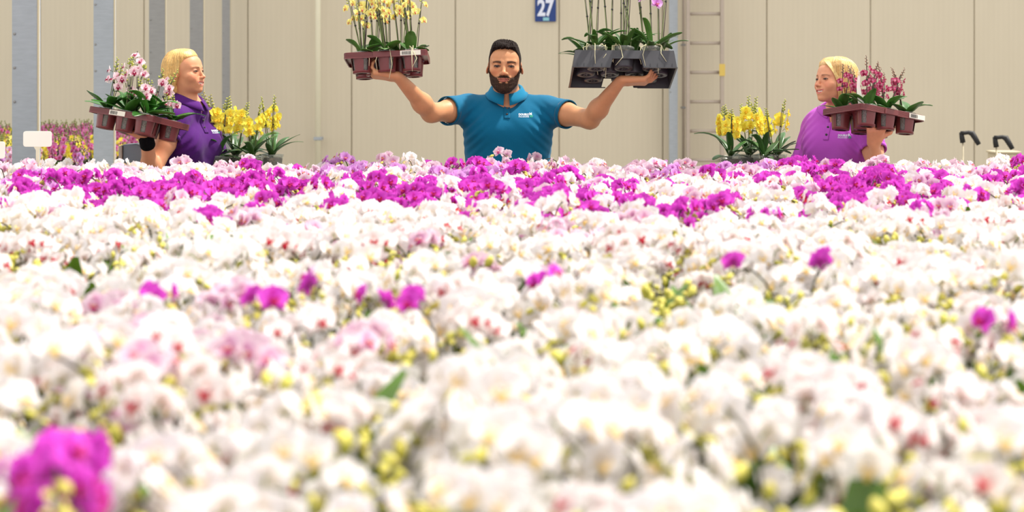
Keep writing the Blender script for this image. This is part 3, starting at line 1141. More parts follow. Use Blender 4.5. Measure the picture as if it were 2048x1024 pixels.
def smin(a, b, k):
    if k <= 0:
        return np.minimum(a, b)
    h = np.clip(0.5 + 0.5 * (b - a) / k, 0, 1)
    return b + (a - b) * h - k * h * (1 - h)


def smax(a, b, k):
    return -smin(-a, -b, k)


class SDF:
    def __init__(self):
        self.ops = []
        self.post = None

    def u(self, f, k=0.02):
        self.ops.append(('u', f, k)); return self

    def s(self, f, k=0.01):
        self.ops.append(('s', f, k)); return self

    def ell(self, c, r, k=0.02, R=None, sub=False):
        f = lambda P, c=c, r=r, R=R: d_ell(P, c, r, R)
        return self.s(f, k) if sub else self.u(f, k)

    def cap(self, a, b, ra, rb, k=0.02, sub=False):
        f = lambda P, a=a, b=b, ra=ra, rb=rb: d_cap(P, a, b, ra, rb)
        return self.s(f, k) if sub else self.u(f, k)

    def __call__(self, P, ops=None):
        P = np.asarray(P, np.float32)
        d = None
        for t, f, k in (self.ops if ops is None else ops):
            e = f(P)
            if t == 'u':
                d = e if d is None else smin(d, e, k)
            elif d is not None:
                d = smax(d, -e, k)
        if d is None:
            d = np.full(len(P), 1.0, np.float32)
        if self.post is not None:
            d = self.post(P, d)
        return d


def axis_pts(lo, hi, coarse, zones):
    x, out = lo, [lo]
    while x < hi:
        h = coarse
        for a, b, f in zones:
            if a <= x < b:
                h = min(h, f)
            elif x < a < x + h and f < h:
                h = max(f, a - x)
        x += h
        out.append(x)
    return np.array(out, np.float32)


def surfnet(sdf, xs, ys, zs, B=14, slack=0.03):
    """surface nets on a rectilinear grid, block by block; returns V, F"""
    nx, ny, nz = len(xs) - 1, len(ys) - 1, len(zs) - 1
    blocks = [(i, j, k) for i in range(0, nx + 1, B) for j in range(0, ny + 1, B) for k in range(0, nz + 1, B)]
    lo = np.array([(xs[i], ys[j], zs[k]) for i, j, k in blocks], np.float32)
    hi = np.array([(xs[min(i + B, nx)], ys[min(j + B, ny)], zs[min(k + B, nz)]) for i, j, k in blocks], np.float32)
    c = (lo + hi) / 2
    rad = np.linalg.norm(hi - lo, axis=1) / 2
    vals = [(t, f(c), f, k) for t, f, k in sdf.ops]
    um = np.min([v for t, v, f, k in vals if t == 'u'], axis=0)
    AV, AF = [], []
    for bi, (i0, j0, k0) in enumerate(blocks):
        R = rad[bi]
        if um[bi] > R * 1.7 + slack:
            continue
        ops = [(t, f, k) for t, v, f, k in vals if (v[bi] < R * 1.6 + k + 0.012 if t == 's' else v[bi] < max(um[bi], 0) + 2.4 * R + k + 0.02)]
        a0, b0, c0 = max(i0 - 1, 0), max(j0 - 1, 0), max(k0 - 1, 0)
        a1, b1, c1 = min(i0 + B, nx), min(j0 + B, ny), min(k0 + B, nz)     # cells a0..a1-1, corners a0..a1
        X, Y_, Z = xs[a0:a1 + 1], ys[b0:b1 + 1], zs[c0:c1 + 1]
        if len(X) < 2 or len(Y_) < 2 or len(Z) < 2:
            continue
        G = np.stack(np.meshgrid(X, Y_, Z, indexing='ij'), -1).reshape(-1, 3)
        D = sdf(G, ops).reshape(len(X), len(Y_), len(Z))
        S = D < 0
        if S.all() or not S.any():
            continue
        cx_, cy_, cz_ = len(X) - 1, len(Y_) - 1, len(Z) - 1
        acc = np.zeros((cx_, cy_, cz_, 3), np.float32)
        cnt_ = np.zeros((cx_, cy_, cz_), np.float32)
        PX, PY, PZ = np.meshgrid(X, Y_, Z, indexing='ij')
        for ax in range(3):
            sl0 = [slice(None)] * 3; sl1 = [slice(None)] * 3
            sl0[ax] = slice(0, -1); sl1[ax] = slice(1, None)
            d0, d1 = D[tuple(sl0)], D[tuple(sl1)]
            cr = (d0 < 0) != (d1 < 0)
            t = np.where(cr, d0 / np.where(cr, d0 - d1, 1), 0)
            pt = np.stack([PX[tuple(sl0)], PY[tuple(sl0)], PZ[tuple(sl0)]], -1)
            pe = np.stack([PX[tuple(sl1)], PY[tuple(sl1)], PZ[tuple(sl1)]], -1)
            pt = (pt + (pe - pt) * t[..., None]) * cr[..., None]
            o1, o2 = [a for a in range(3) if a != ax]
            for e1 in (0, 1):
                for e2 in (0, 1):
                    s_ = [slice(None)] * 3
                    s_[o1] = slice(e1, e1 + acc.shape[o1]); s_[o2] = slice(e2, e2 + acc.shape[o2])
                    acc += pt[tuple(s_)]
                    cnt_ += cr[tuple(s_)]
        act = cnt_ > 0
        idx = np.full(act.shape, -1, np.int64)
        ci, cj, ck = np.nonzero(act)
        gid = ((ci + a0).astype(np.int64) * (ny + 2) + (cj + b0)) * (nz + 2) + (ck + c0)
        idx[act] = gid
        AV.append((gid, acc[act] / cnt_[act][:, None]))
        for ax in range(3):
            sl0 = [slice(None)] * 3; sl1 = [slice(None)] * 3
            sl0[ax] = slice(0, -1); sl1[ax] = slice(1, None)
            s0, s1 = S[tuple(sl0)], S[tuple(sl1)]
            ii, jj, kk = np.nonzero(s0 != s1)
            g = [ii + a0, jj + b0, kk + c0]
            m = (g[0] >= i0) & (g[1] >= j0) & (g[2] >= k0) & (g[0] < i0 + B) & (g[1] < j0 + B) & (g[2] < k0 + B)
            L = [ii, jj, kk]
            o1, o2 = [(1, 2), (2, 0), (0, 1)][ax]
            m &= (L[o1] >= 1) & (L[o2] >= 1) & (L[o1] < act.shape[o1]) & (L[o2] < act.shape[o2])
            L = [q[m] for q in L]
            if not len(L[0]):
                continue
            def cell(e1, e2):
                q = [a.copy() for a in L]
                q[o1] -= e1; q[o2] -= e2
                return idx[q[0], q[1], q[2]]
            A, Bq, Cq, Dq = cell(1, 1), cell(0, 1), cell(0, 0), cell(1, 0)
            fl = s0[tuple(q for q in (ii[m], jj[m], kk[m]))]
            Q = np.stack([A, Bq, Cq, Dq], 1)
            Q[~fl] = Q[~fl][:, ::-1]
            AF.append(Q)
    gid = np.concatenate([a for a, b in AV]); P = np.concatenate([b for a, b in AV])
    ug, first = np.unique(gid, return_index=True)
    V = P[first]
    F = np.concatenate(AF)
    F = F[(F >= 0).all(1)]
    F = np.searchsorted(ug, F)
    return V, F


def bounds_axes(lo, hi, coarse, fine_boxes):
    """fine_boxes: (lo, hi, step)"""
    ax = []
    for a in range(3):
        ax.append(axis_pts(lo[a], hi[a], coarse, [(b[0][a], b[1][a], b[2]) for b in fine_boxes]))
    return ax


def smooth_mesh(V, F, it=2, lam=0.5):
    n = len(V)
    E = np.concatenate([F[:, [0, 1]], F[:, [1, 2]], F[:, [2, 3]], F[:, [3, 0]]])
    for _ in range(it):
        acc = np.zeros_like(V); c = np.zeros(n, np.float32)
        np.add.at(acc, E[:, 0], V[E[:, 1]]); np.add.at(acc, E[:, 1], V[E[:, 0]])
        np.add.at(c, E[:, 0], 1); np.add.at(c, E[:, 1], 1)
        V = V + lam * (acc / np.maximum(c, 1)[:, None] - V)
    return V


# ------------------------------------------------------------------ head
class Head:
    """local frame: eyes at the origin height, face looks along -Y, sizes for a 0.235 m tall head"""
    def __init__(self, pos, yaw=0, pitch=0, roll=0, s=1.0, male=True, smile=0.0):
        self.R = rot_xyz(0, 0, yaw) @ rot_xyz(pitch, 0, 0) @ rot_xyz(0, roll, 0)
        self.R = self.R.astype(np.float32)
        self.p, self.s, self.male, self.smile = np.array(pos, np.float32), s, male, smile

    def w(self, q):
        return self.p + self.R @ (np.array(q, np.float32) * self.s)

    def loc(self, P):
        return ((P - self.p) @ self.R) / self.s

    def e(self, sdf, c, r, k=0.02, sub=False, rot=None):
        R = self.R if rot is None else (self.R @ rot_xyz(*rot)).astype(np.float32)
        sdf.ell(self.w(c), np.array(r) * self.s, k * self.s, R, sub)

    def c(self, sdf, a, b, ra, rb, k=0.02, sub=False):
        sdf.cap(self.w(a), self.w(b), ra * self.s, rb * self.s, k * self.s, sub)

    def skull(self, sdf):
        m = self.male
        self.e(sdf, (0, 0.020, 0.028), (.071 if m else .068, .088, .071), .02)
        self.e(sdf, (0, -.036, .036), (.058, .046, .046), .03)
        self.e(sdf, (0, -.020, -.020), (.062 if m else .060, .066, .078), .03)

    def build(self, sdf):
        m = self.male
        self.skull(sdf)
        # jaw, chin, cheeks
        if m:
            self.e(sdf, (0, -.030, -.068), (.056, .056, .044), .025)
            self.e(sdf, (0, -.068, -.096), (.026, .020, .017), .025)
            for s in (-1, 1):
                self.e(sdf, (s * .047, -.005, -.062), (.014, .028, .030), .02)
        else:
            self.e(sdf, (0, -.030, -.066), (.049, .054, .042), .025)
            self.e(sdf, (0, -.072, -.094), (.020, .018, .015), .022)
            for s in (-1, 1):
                self.e(sdf, (s * .036, -.052, -.036), (.024, .024, .022), .02)
        for s in (-1, 1):
            self.e(sdf, (s * .044, -.050, -.022), (.021, .022, .016), .02)
            if self.smile:
                self.e(sdf, (s * .038, -.064, -.036), (.016, .013, .014), .014)
            # brow
            self.c(sdf, (s * .014, -.082, .018), (s * .046, -.066, .019), .0075 if m else .005, .006 if m else .004, .014)
            # eye socket, lids
            self.e(sdf, (s * .032, -.094, .001), (.018, .016, .011), .012, True)
            self.e(sdf, (s * .0315, -.0705, .000), (.0155, .0145, .0125), .004)
            sq = .0034 if self.smile else .0038
            self.e(sdf, (s * .0315, -.088, -.001), (.0122, .012, sq), .0015, True)
        # nose
        nk = 1.0 if m else .80
        self.c(sdf, (0, -.080, .012), (0, -.101, -.025), .0065 * nk, .0085 * nk, .012)
        self.e(sdf, (0, -.1035, -.0305), (.0105 * nk, .0105, .0095 * nk), .007)
        for s in (-1, 1):
            self.e(sdf, (s * .0125 * nk, -.094, -.0335), (.0078 * nk, .0105, .0075 * nk), .006)
            self.e(sdf, (s * .0062, -.101, -.0415), (.0036, .005, .003), .002, True)
        # mouth mound and lips
        self.e(sdf, (0, -.074, -.058), (.031, .020, .024), .016)
        sm = self.smile
        zc = -.0575
        if sm:
            zc = -.0605
            w = .029
            pts = [(-w, -.075, zc + .0075 * sm), (-w * .5, -.0885, zc + .001), (0, -.0925, zc - .0015), (w * .5, -.0885, zc + .001), (w, -.075, zc + .0075 * sm)]
            up = lambda q, dz, dy: (q[0], q[1] + dy, q[2] + dz)
            for a, b in zip(pts[:-1], pts[1:]):
                self.c(sdf, up(a, .0055 if abs(a[0]) < .02 else .001, .0), up(b, .0055 if abs(b[0]) < .02 else .001, .0), .0028, .0028, .003)
                self.c(sdf, up(a, -.0100 if abs(a[0]) < .02 else -.001, .002), up(b, -.0100 if abs(b[0]) < .02 else -.001, .002), .0036, .0036, .003)
            for a, b in zip(pts[:-1], pts[1:]):
                ra = .0060 if abs(a[0]) < .02 else .0008
                rb = .0060 if abs(b[0]) < .02 else .0008
                self.c(sdf, (a[0], a[1] - .003, a[2] - .0022), (b[0], b[1] - .003, b[2] - .0022), ra, rb, .001, True)
        else:
            for s in (-1, 1):
                self.c(sdf, (s * .024, -.080, zc + .003), (s * .010, -.0905, zc + .0025), .0028, .0042, .005)
                self.c(sdf, (s * .010, -.0905, zc + .0025), (0, -.0925, zc + .002), .0042, .0040, .004)
                self.c(sdf, (s * .021, -.081, zc - .0025), (0, -.0905, zc - .0065), .0036, .0058, .006)
                self.c(sdf, (s * .027, -.080, zc + .0025), (s * .010, -.0960, zc - .001), .0012, .0014, .002, True)
                self.c(sdf, (s * .010, -.0960, zc - .001), (0, -.0975, zc - .001), .0014, .0014, .002, True)
        # ears
        for s in (-1, 1):
            self.e(sdf, (s * .0735, .014, -.010), (.0065, .017, .030), .006, rot=(math.radians(-10), math.radians(-10 * s), math.radians(22 * s)))
            self.e(sdf, (s * .079, .010, -.006), (.0045, .010, .018), .003, True)

    def zones(self, P):
        """masks of face features in local coordinates"""
        q = self.loc(P)
        return q[:, 0], q[:, 1], q[:, 2]


def hand(sdf, wrist, d, n, side, curl=0.5, spread=0.25, s=1.0, k=0.010, curls=None, thumb_out=0.8):
    """palm and five fingers: d runs wrist to fingers, n is where the palm faces, side +1 for a right hand"""
    d = nrm(d); n = nrm(np.array(n) - d * np.dot(n, d))
    t = np.cross(d, n) * side          # towards the thumb
    w = np.array(wrist, float)
    kn = w + d * 0.088 * s              # knuckles
    for o in (-0.030, -0.010, 0.010, 0.028):
        sdf.cap(w + t * o * 0.55 * s, kn + t * o * s, 0.0165 * s, 0.0128 * s, k)
    sdf.cap(w + d * 0.02 * s + t * 0.018 * s, w + d * 0.052 * s + t * 0.034 * s + n * 0.008 * s, 0.017 * s, 0.013 * s, k)
    lens = [0.078, 0.086, 0.079, 0.063]
    offs = [0.029, 0.010, -0.010, -0.029]
    curls = curls or [curl] * 4
    tips = []
    for i in range(4):
        p = kn + t * offs[i] * s - d * 0.006 * s
        a = spread * (1.5 - i) / 1.5 * 0.5
        dd = nrm(d * math.cos(a) + t * math.sin(a))
        bend = 0
        r = (0.0088, 0.0090, 0.0086, 0.0076)[i] * s
        fr = (0.45, 0.30, 0.25)
        for q in range(3):
            bend += curls[i] * (0.8, 1.0, 0.7)[q]
            v = dd * math.cos(bend) + n * math.sin(bend)
            p2 = p + v * lens[i] * fr[q] * s
            sdf.cap(p, p2, r, r * 0.90, 0.004 if q else 0.007)
            p, r = p2, r * 0.90
        tips.append((p, v, n))
    p = w + d * 0.040 * s + t * 0.036 * s + n * 0.006 * s
    v = nrm(d * 0.55 + t * thumb_out + n * 0.25)
    p2 = p + v * 0.036 * s
    sdf.cap(p, p2, 0.0125 * s, 0.0105 * s, 0.008)
    v = nrm(d * 0.8 + t * thumb_out * 0.5 + n * 0.45)
    p3 = p2 + v * 0.030 * s
    sdf.cap(p2, p3, 0.0103 * s, 0.0085 * s, 0.004)
    tips.append((p3, v, n))
    return tips


# ------------------------------------------------------------------ people
def seg(a, b, t):
    a, b = np.array(a, float), np.array(b, float)
    return a + (b - a) * t


class Person:
    def __init__(self, name, label, origin, yaw, H, head_args, hips=0.92, sh=1.43):
        self.o = np.array(origin, float)
        self.yaw = yaw
        self.B = rot_xyz(0, 0, yaw).astype(np.float32)
        self.root = root('person', origin, label, 'person')
        self.head = Head(**head_args)
        self.label = label

    def p(self, x, y, z):
        return self.o + self.B @ np.array([x, y, z])


def torso(sdf, P, k, sc=1.0, inf=0.0, female=False, low=True):
    B = P.B
    e = lambda c, r, kk=0.06: sdf.ell(P.p(*c), np.array(r) * sc + inf, kk, B)
    if not female:
        e((0, 0.012, 1.315), (.168, .112, .150))
        for s in (-1, 1):
            e((s * .085, -.045, 1.330), (.085, .062, .070))
            e((s * .105, .020, 1.395), (.090, .070, .060))
            e((s * .120, .03, 1.25), (.060, .080, .12))
        e((0, 0.0, 1.13), (.165, .118, .17))
        e((0, 0.005, .95), (.172, .118, .13))
    else:
        e((0, 0.015, 1.30), (.145, .100, .145))
        for s in (-1, 1):
            e((s * .080, .018, 1.375), (.085, .060, .055))
            e((s * .070, -.056, 1.272), (.074, .070, .080), .065)
        e((0, 0.0, 1.10), (.145, .110, .17))
        e((0, 0.01, .93), (.185, .125, .14))


def arm(sdf, sh, el, wr, r0, r1, r2, k=0.03):
    sdf.cap(sh, seg(sh, el, 0.45), r0, r0 * 0.93, k)
    sdf.cap(seg(sh, el, 0.45), el, r0 * 0.93, r1, k)
    m = seg(el, wr, 0.28)
    sdf.cap(el, m, r1 * 0.98, r1 * 1.02, k)
    sdf.cap(m, wr, r1 * 1.02, r2, k)


def legs(sdf, P, inf=0.0, s=1.0):
    for q in (-1, 1):
        h = P.p(q * .092, .0, .90); kn = P.p(q * .105, -.01, .50); an = P.p(q * .11, .02, .10)
        sdf.cap(h, kn, .088 * s + inf, .058 * s + inf, .05)
        sdf.cap(kn, seg(kn, an, .4), .058 * s + inf, .056 * s + inf, .03)
        sdf.cap(seg(kn, an, .4), an, .056 * s + inf, .040 * s + inf, .03)


def feet(sdf, P, inf=0.0):
    for q in (-1, 1):
        a = P.p(q * .11, .03, .045); b = P.p(q * .125, -.13, .032)
        sdf.cap(a, b, .038 + inf, .028 + inf, .02)


def noise3(P, f, seed=0):
    x, y, z = P[:, 0] * f + seed, P[:, 1] * f + seed * 1.7, P[:, 2] * f + seed * 2.3
    return (np.sin(x + 1.3 * np.sin(y * 1.1 + z)) + np.sin(y * 1.2 + 1.7 * np.sin(z * .9 + x * .7)) + np.sin(z * 1.1 + 1.5 * np.sin(x * 1.3 + y))) / 3


def biggest(V, F):
    lab = np.arange(len(V))
    while True:
        m = lab[F].min(1)
        new = lab.copy()
        for c in range(4):
            np.minimum.at(new, F[:, c], m)
        new = new[new]
        if (new == lab).all():
            break
        lab = new
    u, c = np.unique(lab, return_counts=True)
    keep = lab == u[c.argmax()]
    idx = np.cumsum(keep) - 1
    return V[keep], idx[F[keep[F[:, 0]]]]


def mesh_of(sdf, name, lo, hi, coarse, fine, material, parent, colour, smooth=1, slack=0.03, lam=0.5):
    xs, ys, zs = bounds_axes(lo, hi, coarse, fine)
    V, F = surfnet(sdf, xs, ys, zs, slack=slack)
    V, F = biggest(V, F)
    if smooth:
        V = smooth_mesh(V, F, smooth, lam)
    C = colour(V) if callable(colour) else np.tile(np.array(colour, np.float32), (len(V), 1))
    pl = np.array(parent.location, np.float32) if parent is not None else np.zeros(3, np.float32)
    g = Geo().add(V - pl, F, C)
    o = link(name, g.mesh(name, material, True), parent)
    print(name, len(V))
    return o


def trace(sdf, Q, D, it=40, step=.7):
    Q = np.array(Q, np.float32)
    for _ in range(it):
        Q = Q + D * (sdf(Q) * step)[:, None]
    return Q


def project(sdf, P, d, far=0.12, it=26):
    """move points along d until they meet the surface (sphere tracing from far away)"""
    P = np.array(P, np.float32); d = np.array(nrm(d), np.float32)
    Q = P - d * far
    for _ in range(it):
        Q = Q + d * (sdf(Q) * 0.85)[:, None]
    return Q


def skin_colours(H, base, warm, lip, brow, beard=False, lash=(40, 26, 22), blush=0.3, make_up=0.0):
    base, warm, lip, brow, lash = lin(base), lin(warm), lin(lip), lin(brow), lin(lash)

    def f(V):
        x, y, z = H.zones(V)
        ax = np.abs(x)
        C = np.tile(base.astype(np.float32), (len(V), 1))

        def mixin(m, col):
            m = np.clip(m, 0, 1)[:, None]
            C[:] = C * (1 - m) + np.asarray(col) * m
        g = lambda cx, cy, cz, s: np.exp(-(((ax - cx) / s[0]) ** 2 + ((y - cy) / s[1]) ** 2 + ((z - cz) / s[2]) ** 2))
        mixin(g(.040, -.07, -.028, (.022, .04, .018)) * blush, warm)
        mixin(g(0, -.11, -.032, (.012, .02, .012)) * blush, warm)
        mixin(g(.078, .01, -.01, (.012, .03, .03)) * blush * 1.5, warm)
        front = y < -.045
        # brows
        bz = .0168 + .0028 * np.sin(np.clip((ax - .012) / .040, 0, 1) * 3.0) - .0012 * np.clip((ax - .036) / .014, 0, 1)
        bw = (.0058 if H.male else .0026) * (1 - .5 * np.clip((ax - .02) / .03, 0, 1))
        mixin(front * (ax > .013) * (ax < .051) * np.exp(-((z - bz) / bw) ** 4) * 0.92, brow)
        # lash line round the eye opening and shade of the lid crease
        ex, ez = (ax - .0315) / .0138, (z + .001) / (.0056 if not H.smile else .0046)
        rr = np.sqrt(ex ** 2 + ez ** 2)
        mixin(front * (np.abs(rr - 1.0) < .24) * (z > -.0065) * (np.where(z > -.001, 0.9, 0.35 + make_up * .4) * (ax < .0465)), lash)
        mixin(front * (rr < .8) * 0.9, lash)
        if make_up:
            mixin(front * np.exp(-((ax - .033) / .015) ** 2 - ((z - .008) / .006) ** 2) * make_up * .7, lin((130, 88, 76)))
        # lips
        if H.smile:
            cz = -.0605 + .0075 * H.smile * (ax / .029) ** 2
            tp = np.clip(1 - (ax / .033) ** 2, 0, 1)
            ml = front * (ax < .031) * (z < cz + .0092 * tp) * (z > cz - .0150 * tp) * (y < -.070)
            mixin(ml * 0.85, lip)
        else:
            cz = -.0575
            ml = front * (ax < .026) * (z < cz + .0065 * (1 - (ax / .03) ** 2)) * (z > cz - .0125 * (1 - (ax / .026) ** 2)) * (y < -.072)
            mixin(ml * 0.85, lip)
            mixin(front * (ax < .025) * (np.abs(z - cz + .0005 + .0015 * (1 - (ax / .025) ** 2)) < .0013) * 0.8, lin((70, 30, 26)))
        if beard:
            n = noise3(V, 420, 3) * .003
            bm = beard_mask(x, y, z) + n
            mixin(np.clip(0.5 + bm / .006, 0, 1) * 0.93 * (y < .03) * (ax < .09) * (z < .05) * (z > -.14), brow)
        return C.astype(np.float32)
    return f


def beard_mask(x, y, z):
    """positive inside the beard region, in metres"""
    ax = np.abs(x)
    # upper edge of the cheek beard: low at the mouth corners, high at the sideburn
    line = np.interp(ax, [0, .020, .030, .045, .060, .068, .074], [-.0405, -.0425, -.050, -.048, -.034, -.012, .012])
    side = line - z
    # bare lips and the little clear patch around them
    lipd = np.sqrt((ax / .0275) ** 2 + ((z + .0608 - .004 * (ax / .026) ** 2) / .0088) ** 2)
    bare = (lipd - 1) * .012
    patch = np.sqrt(((ax - .0140) / .0075) ** 2 + ((z + .0722) / .0034) ** 2)
    bare2 = (patch - 1) * .008
    neck = z - np.interp(ax, [0, .025, .045, .058, .075], [-.128, -.121, -.102, -.086, -.02])
    back = (.020 - y) * .8
    ear = np.where(z > -.045, .0725 - ax, .086 - ax)
    return np.minimum.reduce([side, bare, bare2, neck, back, ear])

def eyes(P, H, iris=None):
    s = H.s
    for q in (-1, 1):
        V, F = lathe([(0.0001, -.0118), (.006, -.0102), (.0102, -.006), (.0118, 0), (.0102, .006), (.006, .0102), (0.0001, .0118)], 14)
        A = m4(H.R @ rot_xyz(math.radians(90), 0, 0), H.w((q * .0315, -.0710, 0)) - np.array(P.root.location), s)
        e = obj('eyeball', V, F, M['eye_white'], P.root, True, mtx=A)
        e['label'] = 'eye looking out between the lids'
        # iris: a shallow cap on the front of the ball (ball axis z points to -Y of the face)
        V, F = lathe([(.0066, .0100), (.0045, .0113), (.002, .0121), (.0001, .0123)], 14)
        gx = P.gaze * q if hasattr(P, 'gaze') else 0
        obj('iris', V, F, M['iris'], e, True)


def collar(P, sdf, N, rx, ry, col, tips=True, back_up=0.018, s=1.0):
    """fold-over collar around the neck; N is the neck base in the person's frame"""
    na, rows = 41, 6
    gap = math.radians(8)
    V = []
    for i in range(na):
        t = i / (na - 1)
        a = gap + t * (2 * math.pi - 2 * gap)
        ca, sa = math.cos(a), math.sin(a)          # a = 0 in front (-Y)
        front = (1 + ca) / 2
        zb = back_up * (1 - front) * 1.6 - 0.020 * front ** 2
        edge = max(0, 1 - abs(min(a, 2 * math.pi - a) - gap) / math.radians(34))
        prof = [(0.004, 0.0), (0.000, 0.018), (0.003, 0.028), (0.011, 0.026), (0.024 + .002 * edge, 0.004), (0.034 + .004 * edge, -0.014 - 0.010 * edge)]
        for r, z in prof:
            x = sa * (rx + r) * 1.0
            y = -ca * (ry + r)
            V.append(P.p(N[0] + x, N[1] + y, N[2] + z * s + zb))
    V = np.array(V, np.float32)
    # keep the leaf outside the shirt
    d = sdf(V)
    lv = (np.arange(len(V)) % rows) >= 4
    e = 0.002
    gr = np.stack([sdf(V + np.array(v, np.float32) * e) - d for v in np.eye(3)], 1) / e
    V = np.where((lv & (d < 0.004))[:, None], V + gr * (0.004 - d)[:, None], V)
    V = V - np.array(P.root.location, np.float32)
    F = grid_faces(na - 1, rows - 1)
    o = obj('collar', V, F, M['fabric'], P.root, True, col)
    m = o.modifiers.new('thick', 'SOLIDIFY'); m.thickness = 0.0022; m.offset = 0
    return o


def placket(P, sdf, x0, z_top, z_bot, col, dark, w=0.013, name='placket'):
    nz_ = 16
    zs = np.linspace(z_top, z_bot, nz_ + 1)
    pts = []
    for z in zs:
        for xx in (-w, -w * .5, 0, w * .5, w):
            pts.append(P.p(x0 + xx, -0.30, z))
    d = P.B @ np.array([0, 1, 0.0])
    Q = project(sdf, pts, d, far=0.0)
    Q = Q - d * 0.0022 - np.array(P.root.location, np.float32)
    o = obj(name, Q, grid_faces(nz_, 4), M['fabric'], P.root, True, col)
    m = o.modifiers.new('thick', 'SOLIDIFY'); m.thickness = 0.003; m.offset = 0
    for t in (0.25, 0.70):
        c = Q[(int(t * nz_)) * 5 + 2]
        V, F = lathe([(.0055, 0), (.0055, .0018), (.004, .0022)], 12, False, True)
        A = m4(P.B @ rot_xyz(math.radians(90), 0, 0), c - d * 0.002)
        obj('button', V, F, M['darkplastic'], P.root, True, mtx=A)
    # dark shadow gap of the open neck is the open V itself
    return o


def chest_print(P, sdf, x, z, size, yaw_extra=0.0):
    d = P.B @ np.array([0, 1, 0.0])

    def lay(V, F, mat_, name, label, off):
        pts = np.array([P.p(x + v[0], -0.30, z + v[2]) for v in V])
        Q = project(sdf, pts, d, far=0.0) - d * off - np.array(P.root.location, np.float32)
        o = obj(name, Q, F, mat_, P.root)
        o['label'] = label
    V, F = text_geo('DOUBLE', size, 0.0, None, offset=size * 0.035, sx=0.92, align='LEFT')
    lay(V, F, M['print_white'], 'logo_text', 'white DOUBLE lettering', 0.0014)
    wd = V[:, 0].max()
    V2, F2 = text_geo('M', size * 1.25, 0.0, None, offset=size * 0.04, sx=1.0, align='LEFT')
    V2 = V2 + np.array([wd + size * 0.18, 0, size * 0.18])
    lay(V2, F2, M['print_white'], 'logo_letter', 'white letter M', 0.0014)
    V3, F3 = text_geo('PHALAENOPSIS', size * 0.50, 0.0, None, offset=size * 0.012, sx=0.9, align='LEFT')
    k = (wd + size * .1) / max(1e-6, V3[:, 0].max())
    V3 = V3 * np.array([k, 1, 1]) + np.array([0, 0, -size * 0.78])
    lay(V3, F3, M['print_white'], 'logo_caption', 'small white second line', 0.0014)
    a = V2[:, 0].min(); b = V2[:, 0].max()
    for q in range(4):
        xx = a + size * 0.15 + q * size * 0.27
        L = np.array([[xx, 0, -size * 1.0], [xx + size * .16, 0, -size * 1.0], [xx + size * .34, 0, -size * .30], [xx + size * .16, 0, -size * .22]])
        L[:, 2] += (q % 2) * size * .1
        lay(L, [(0, 1, 2, 3)], M['print_green'], 'logo_leaf', 'green leaf stroke of the emblem', 0.0016)


def lower_body(P, female=False):
    tr = SDF()
    tr.ell(P.p(0, .005, .93), (.188 if female else .178, .130, .12), .05, P.B)
    legs(tr, P, 0.014)
    tr.post = lambda Q, d: np.maximum(d, 0.09 - Q[:, 2])
    lo = P.o + np.array([-.32, -.3, .05]); hi = P.o + np.array([.32, .3, 1.08])
    mesh_of(tr, 'trousers', lo, hi, 0.014, [], M['fabric'], P.root, lin((44, 48, 60)))
    for q in (-1, 1):
        sh = SDF()
        a = P.p(q * .11, .03, .05); b = P.p(q * .125, -.14, .036)
        sh.cap(a, b, .044, .034, .02).ell(a + np.array([0, 0, .05]), (.045, .05, .04), .02)
        sh.post = lambda Q, d: np.maximum(d, 0.004 - Q[:, 2])
        mesh_of(sh, 'shoe', np.minimum(a, b) - .09, np.maximum(a, b) + .12, 0.009, [], M['fabric'], P.root, lin((40, 34, 30)))


def sleeve(sdf, sh, cuff, r0, r1, k=0.035, hollow=0.022, wall=0.005, tail=0.05):
    sh, cuff = np.array(sh, float), np.array(cuff, float)
    d = nrm(cuff - sh)
    far = cuff + d * tail

    def f(P, sh=sh, cuff=cuff, far=far, d=d):
        c = d_cap(P, sh, far, r0, r1)
        h = (P - cuff.astype(np.float32)) @ d.astype(np.float32)
        c = np.maximum(c, h)
        inner = d_cap(P, sh, far, r0 - wall, r1 - wall)
        return np.maximum(c, -np.maximum(inner, -(h + hollow)))
    sdf.u(f, k)


# ---------------------------------------------------------------- the man in teal
MANX, MANY = (1016 - 1024) * 8.85 / F_PX, 8.85
man = Person('person', 'dark haired bearded man in a teal polo shirt raising two trays', (MANX, MANY, 0), 0.0, 1.74,
             dict(pos=W(1009.5, 131.5, 8.795), yaw=math.radians(-2), pitch=math.radians(2), roll=math.radians(1), s=0.985, male=True))
H = man.head
shR, shL = W(934, 217, 8.86), W(1092, 219, 8.86)
elR, elL = W(862, 226, 8.66), W(1180, 239, 8.66)
wrR, wrL = W(797, 155, 8.44), W(1240, 163, 8.46)
skin = SDF()
H.build(skin)
nb = man.p(0, 0.02, 1.44)
skin.cap(H.w((0, .028, -.06)), nb + np.array([0, .01, 0]), .054, .062, .025)
skin.cap(nb, man.p(0, .03, 1.40), .066, .10, .05)
torso(skin, man, 0, 0.97, -0.006)
for s in (-1, 1):
    skin.cap(nb + np.array([s * .02, .02, 0.015]), (shR if s < 0 else shL) + np.array([0, 0, .0]), .040, .042, .04)
arm(skin, shR, elR, wrR, .052, .039, .0235)
arm(skin, shL, elL, wrL, .052, .039, .0235)
legs(skin, man, 0); feet(skin, man)
tR = hand(skin, wrR + np.array([-.008, 0, .004]), (-1, -.10, .10), (-.02, .25, 1), 1, curl=0.55, spread=.5, curls=[.5, .75, .85, .9], s=1.05)
tL = hand(skin, wrL + np.array([.010, 0, .004]), (1, -.10, -.02), (.02, .25, 1), -1, curl=0.55, spread=.5, curls=[.4, .55, .65, .6], s=1.05)
lo = np.array([-.78 + MANX - .0, 8.36, 0.0]); hi = np.array([.78 + MANX, 9.06, 1.80])
hw_ = lambda c, r: (c - r, c + r)
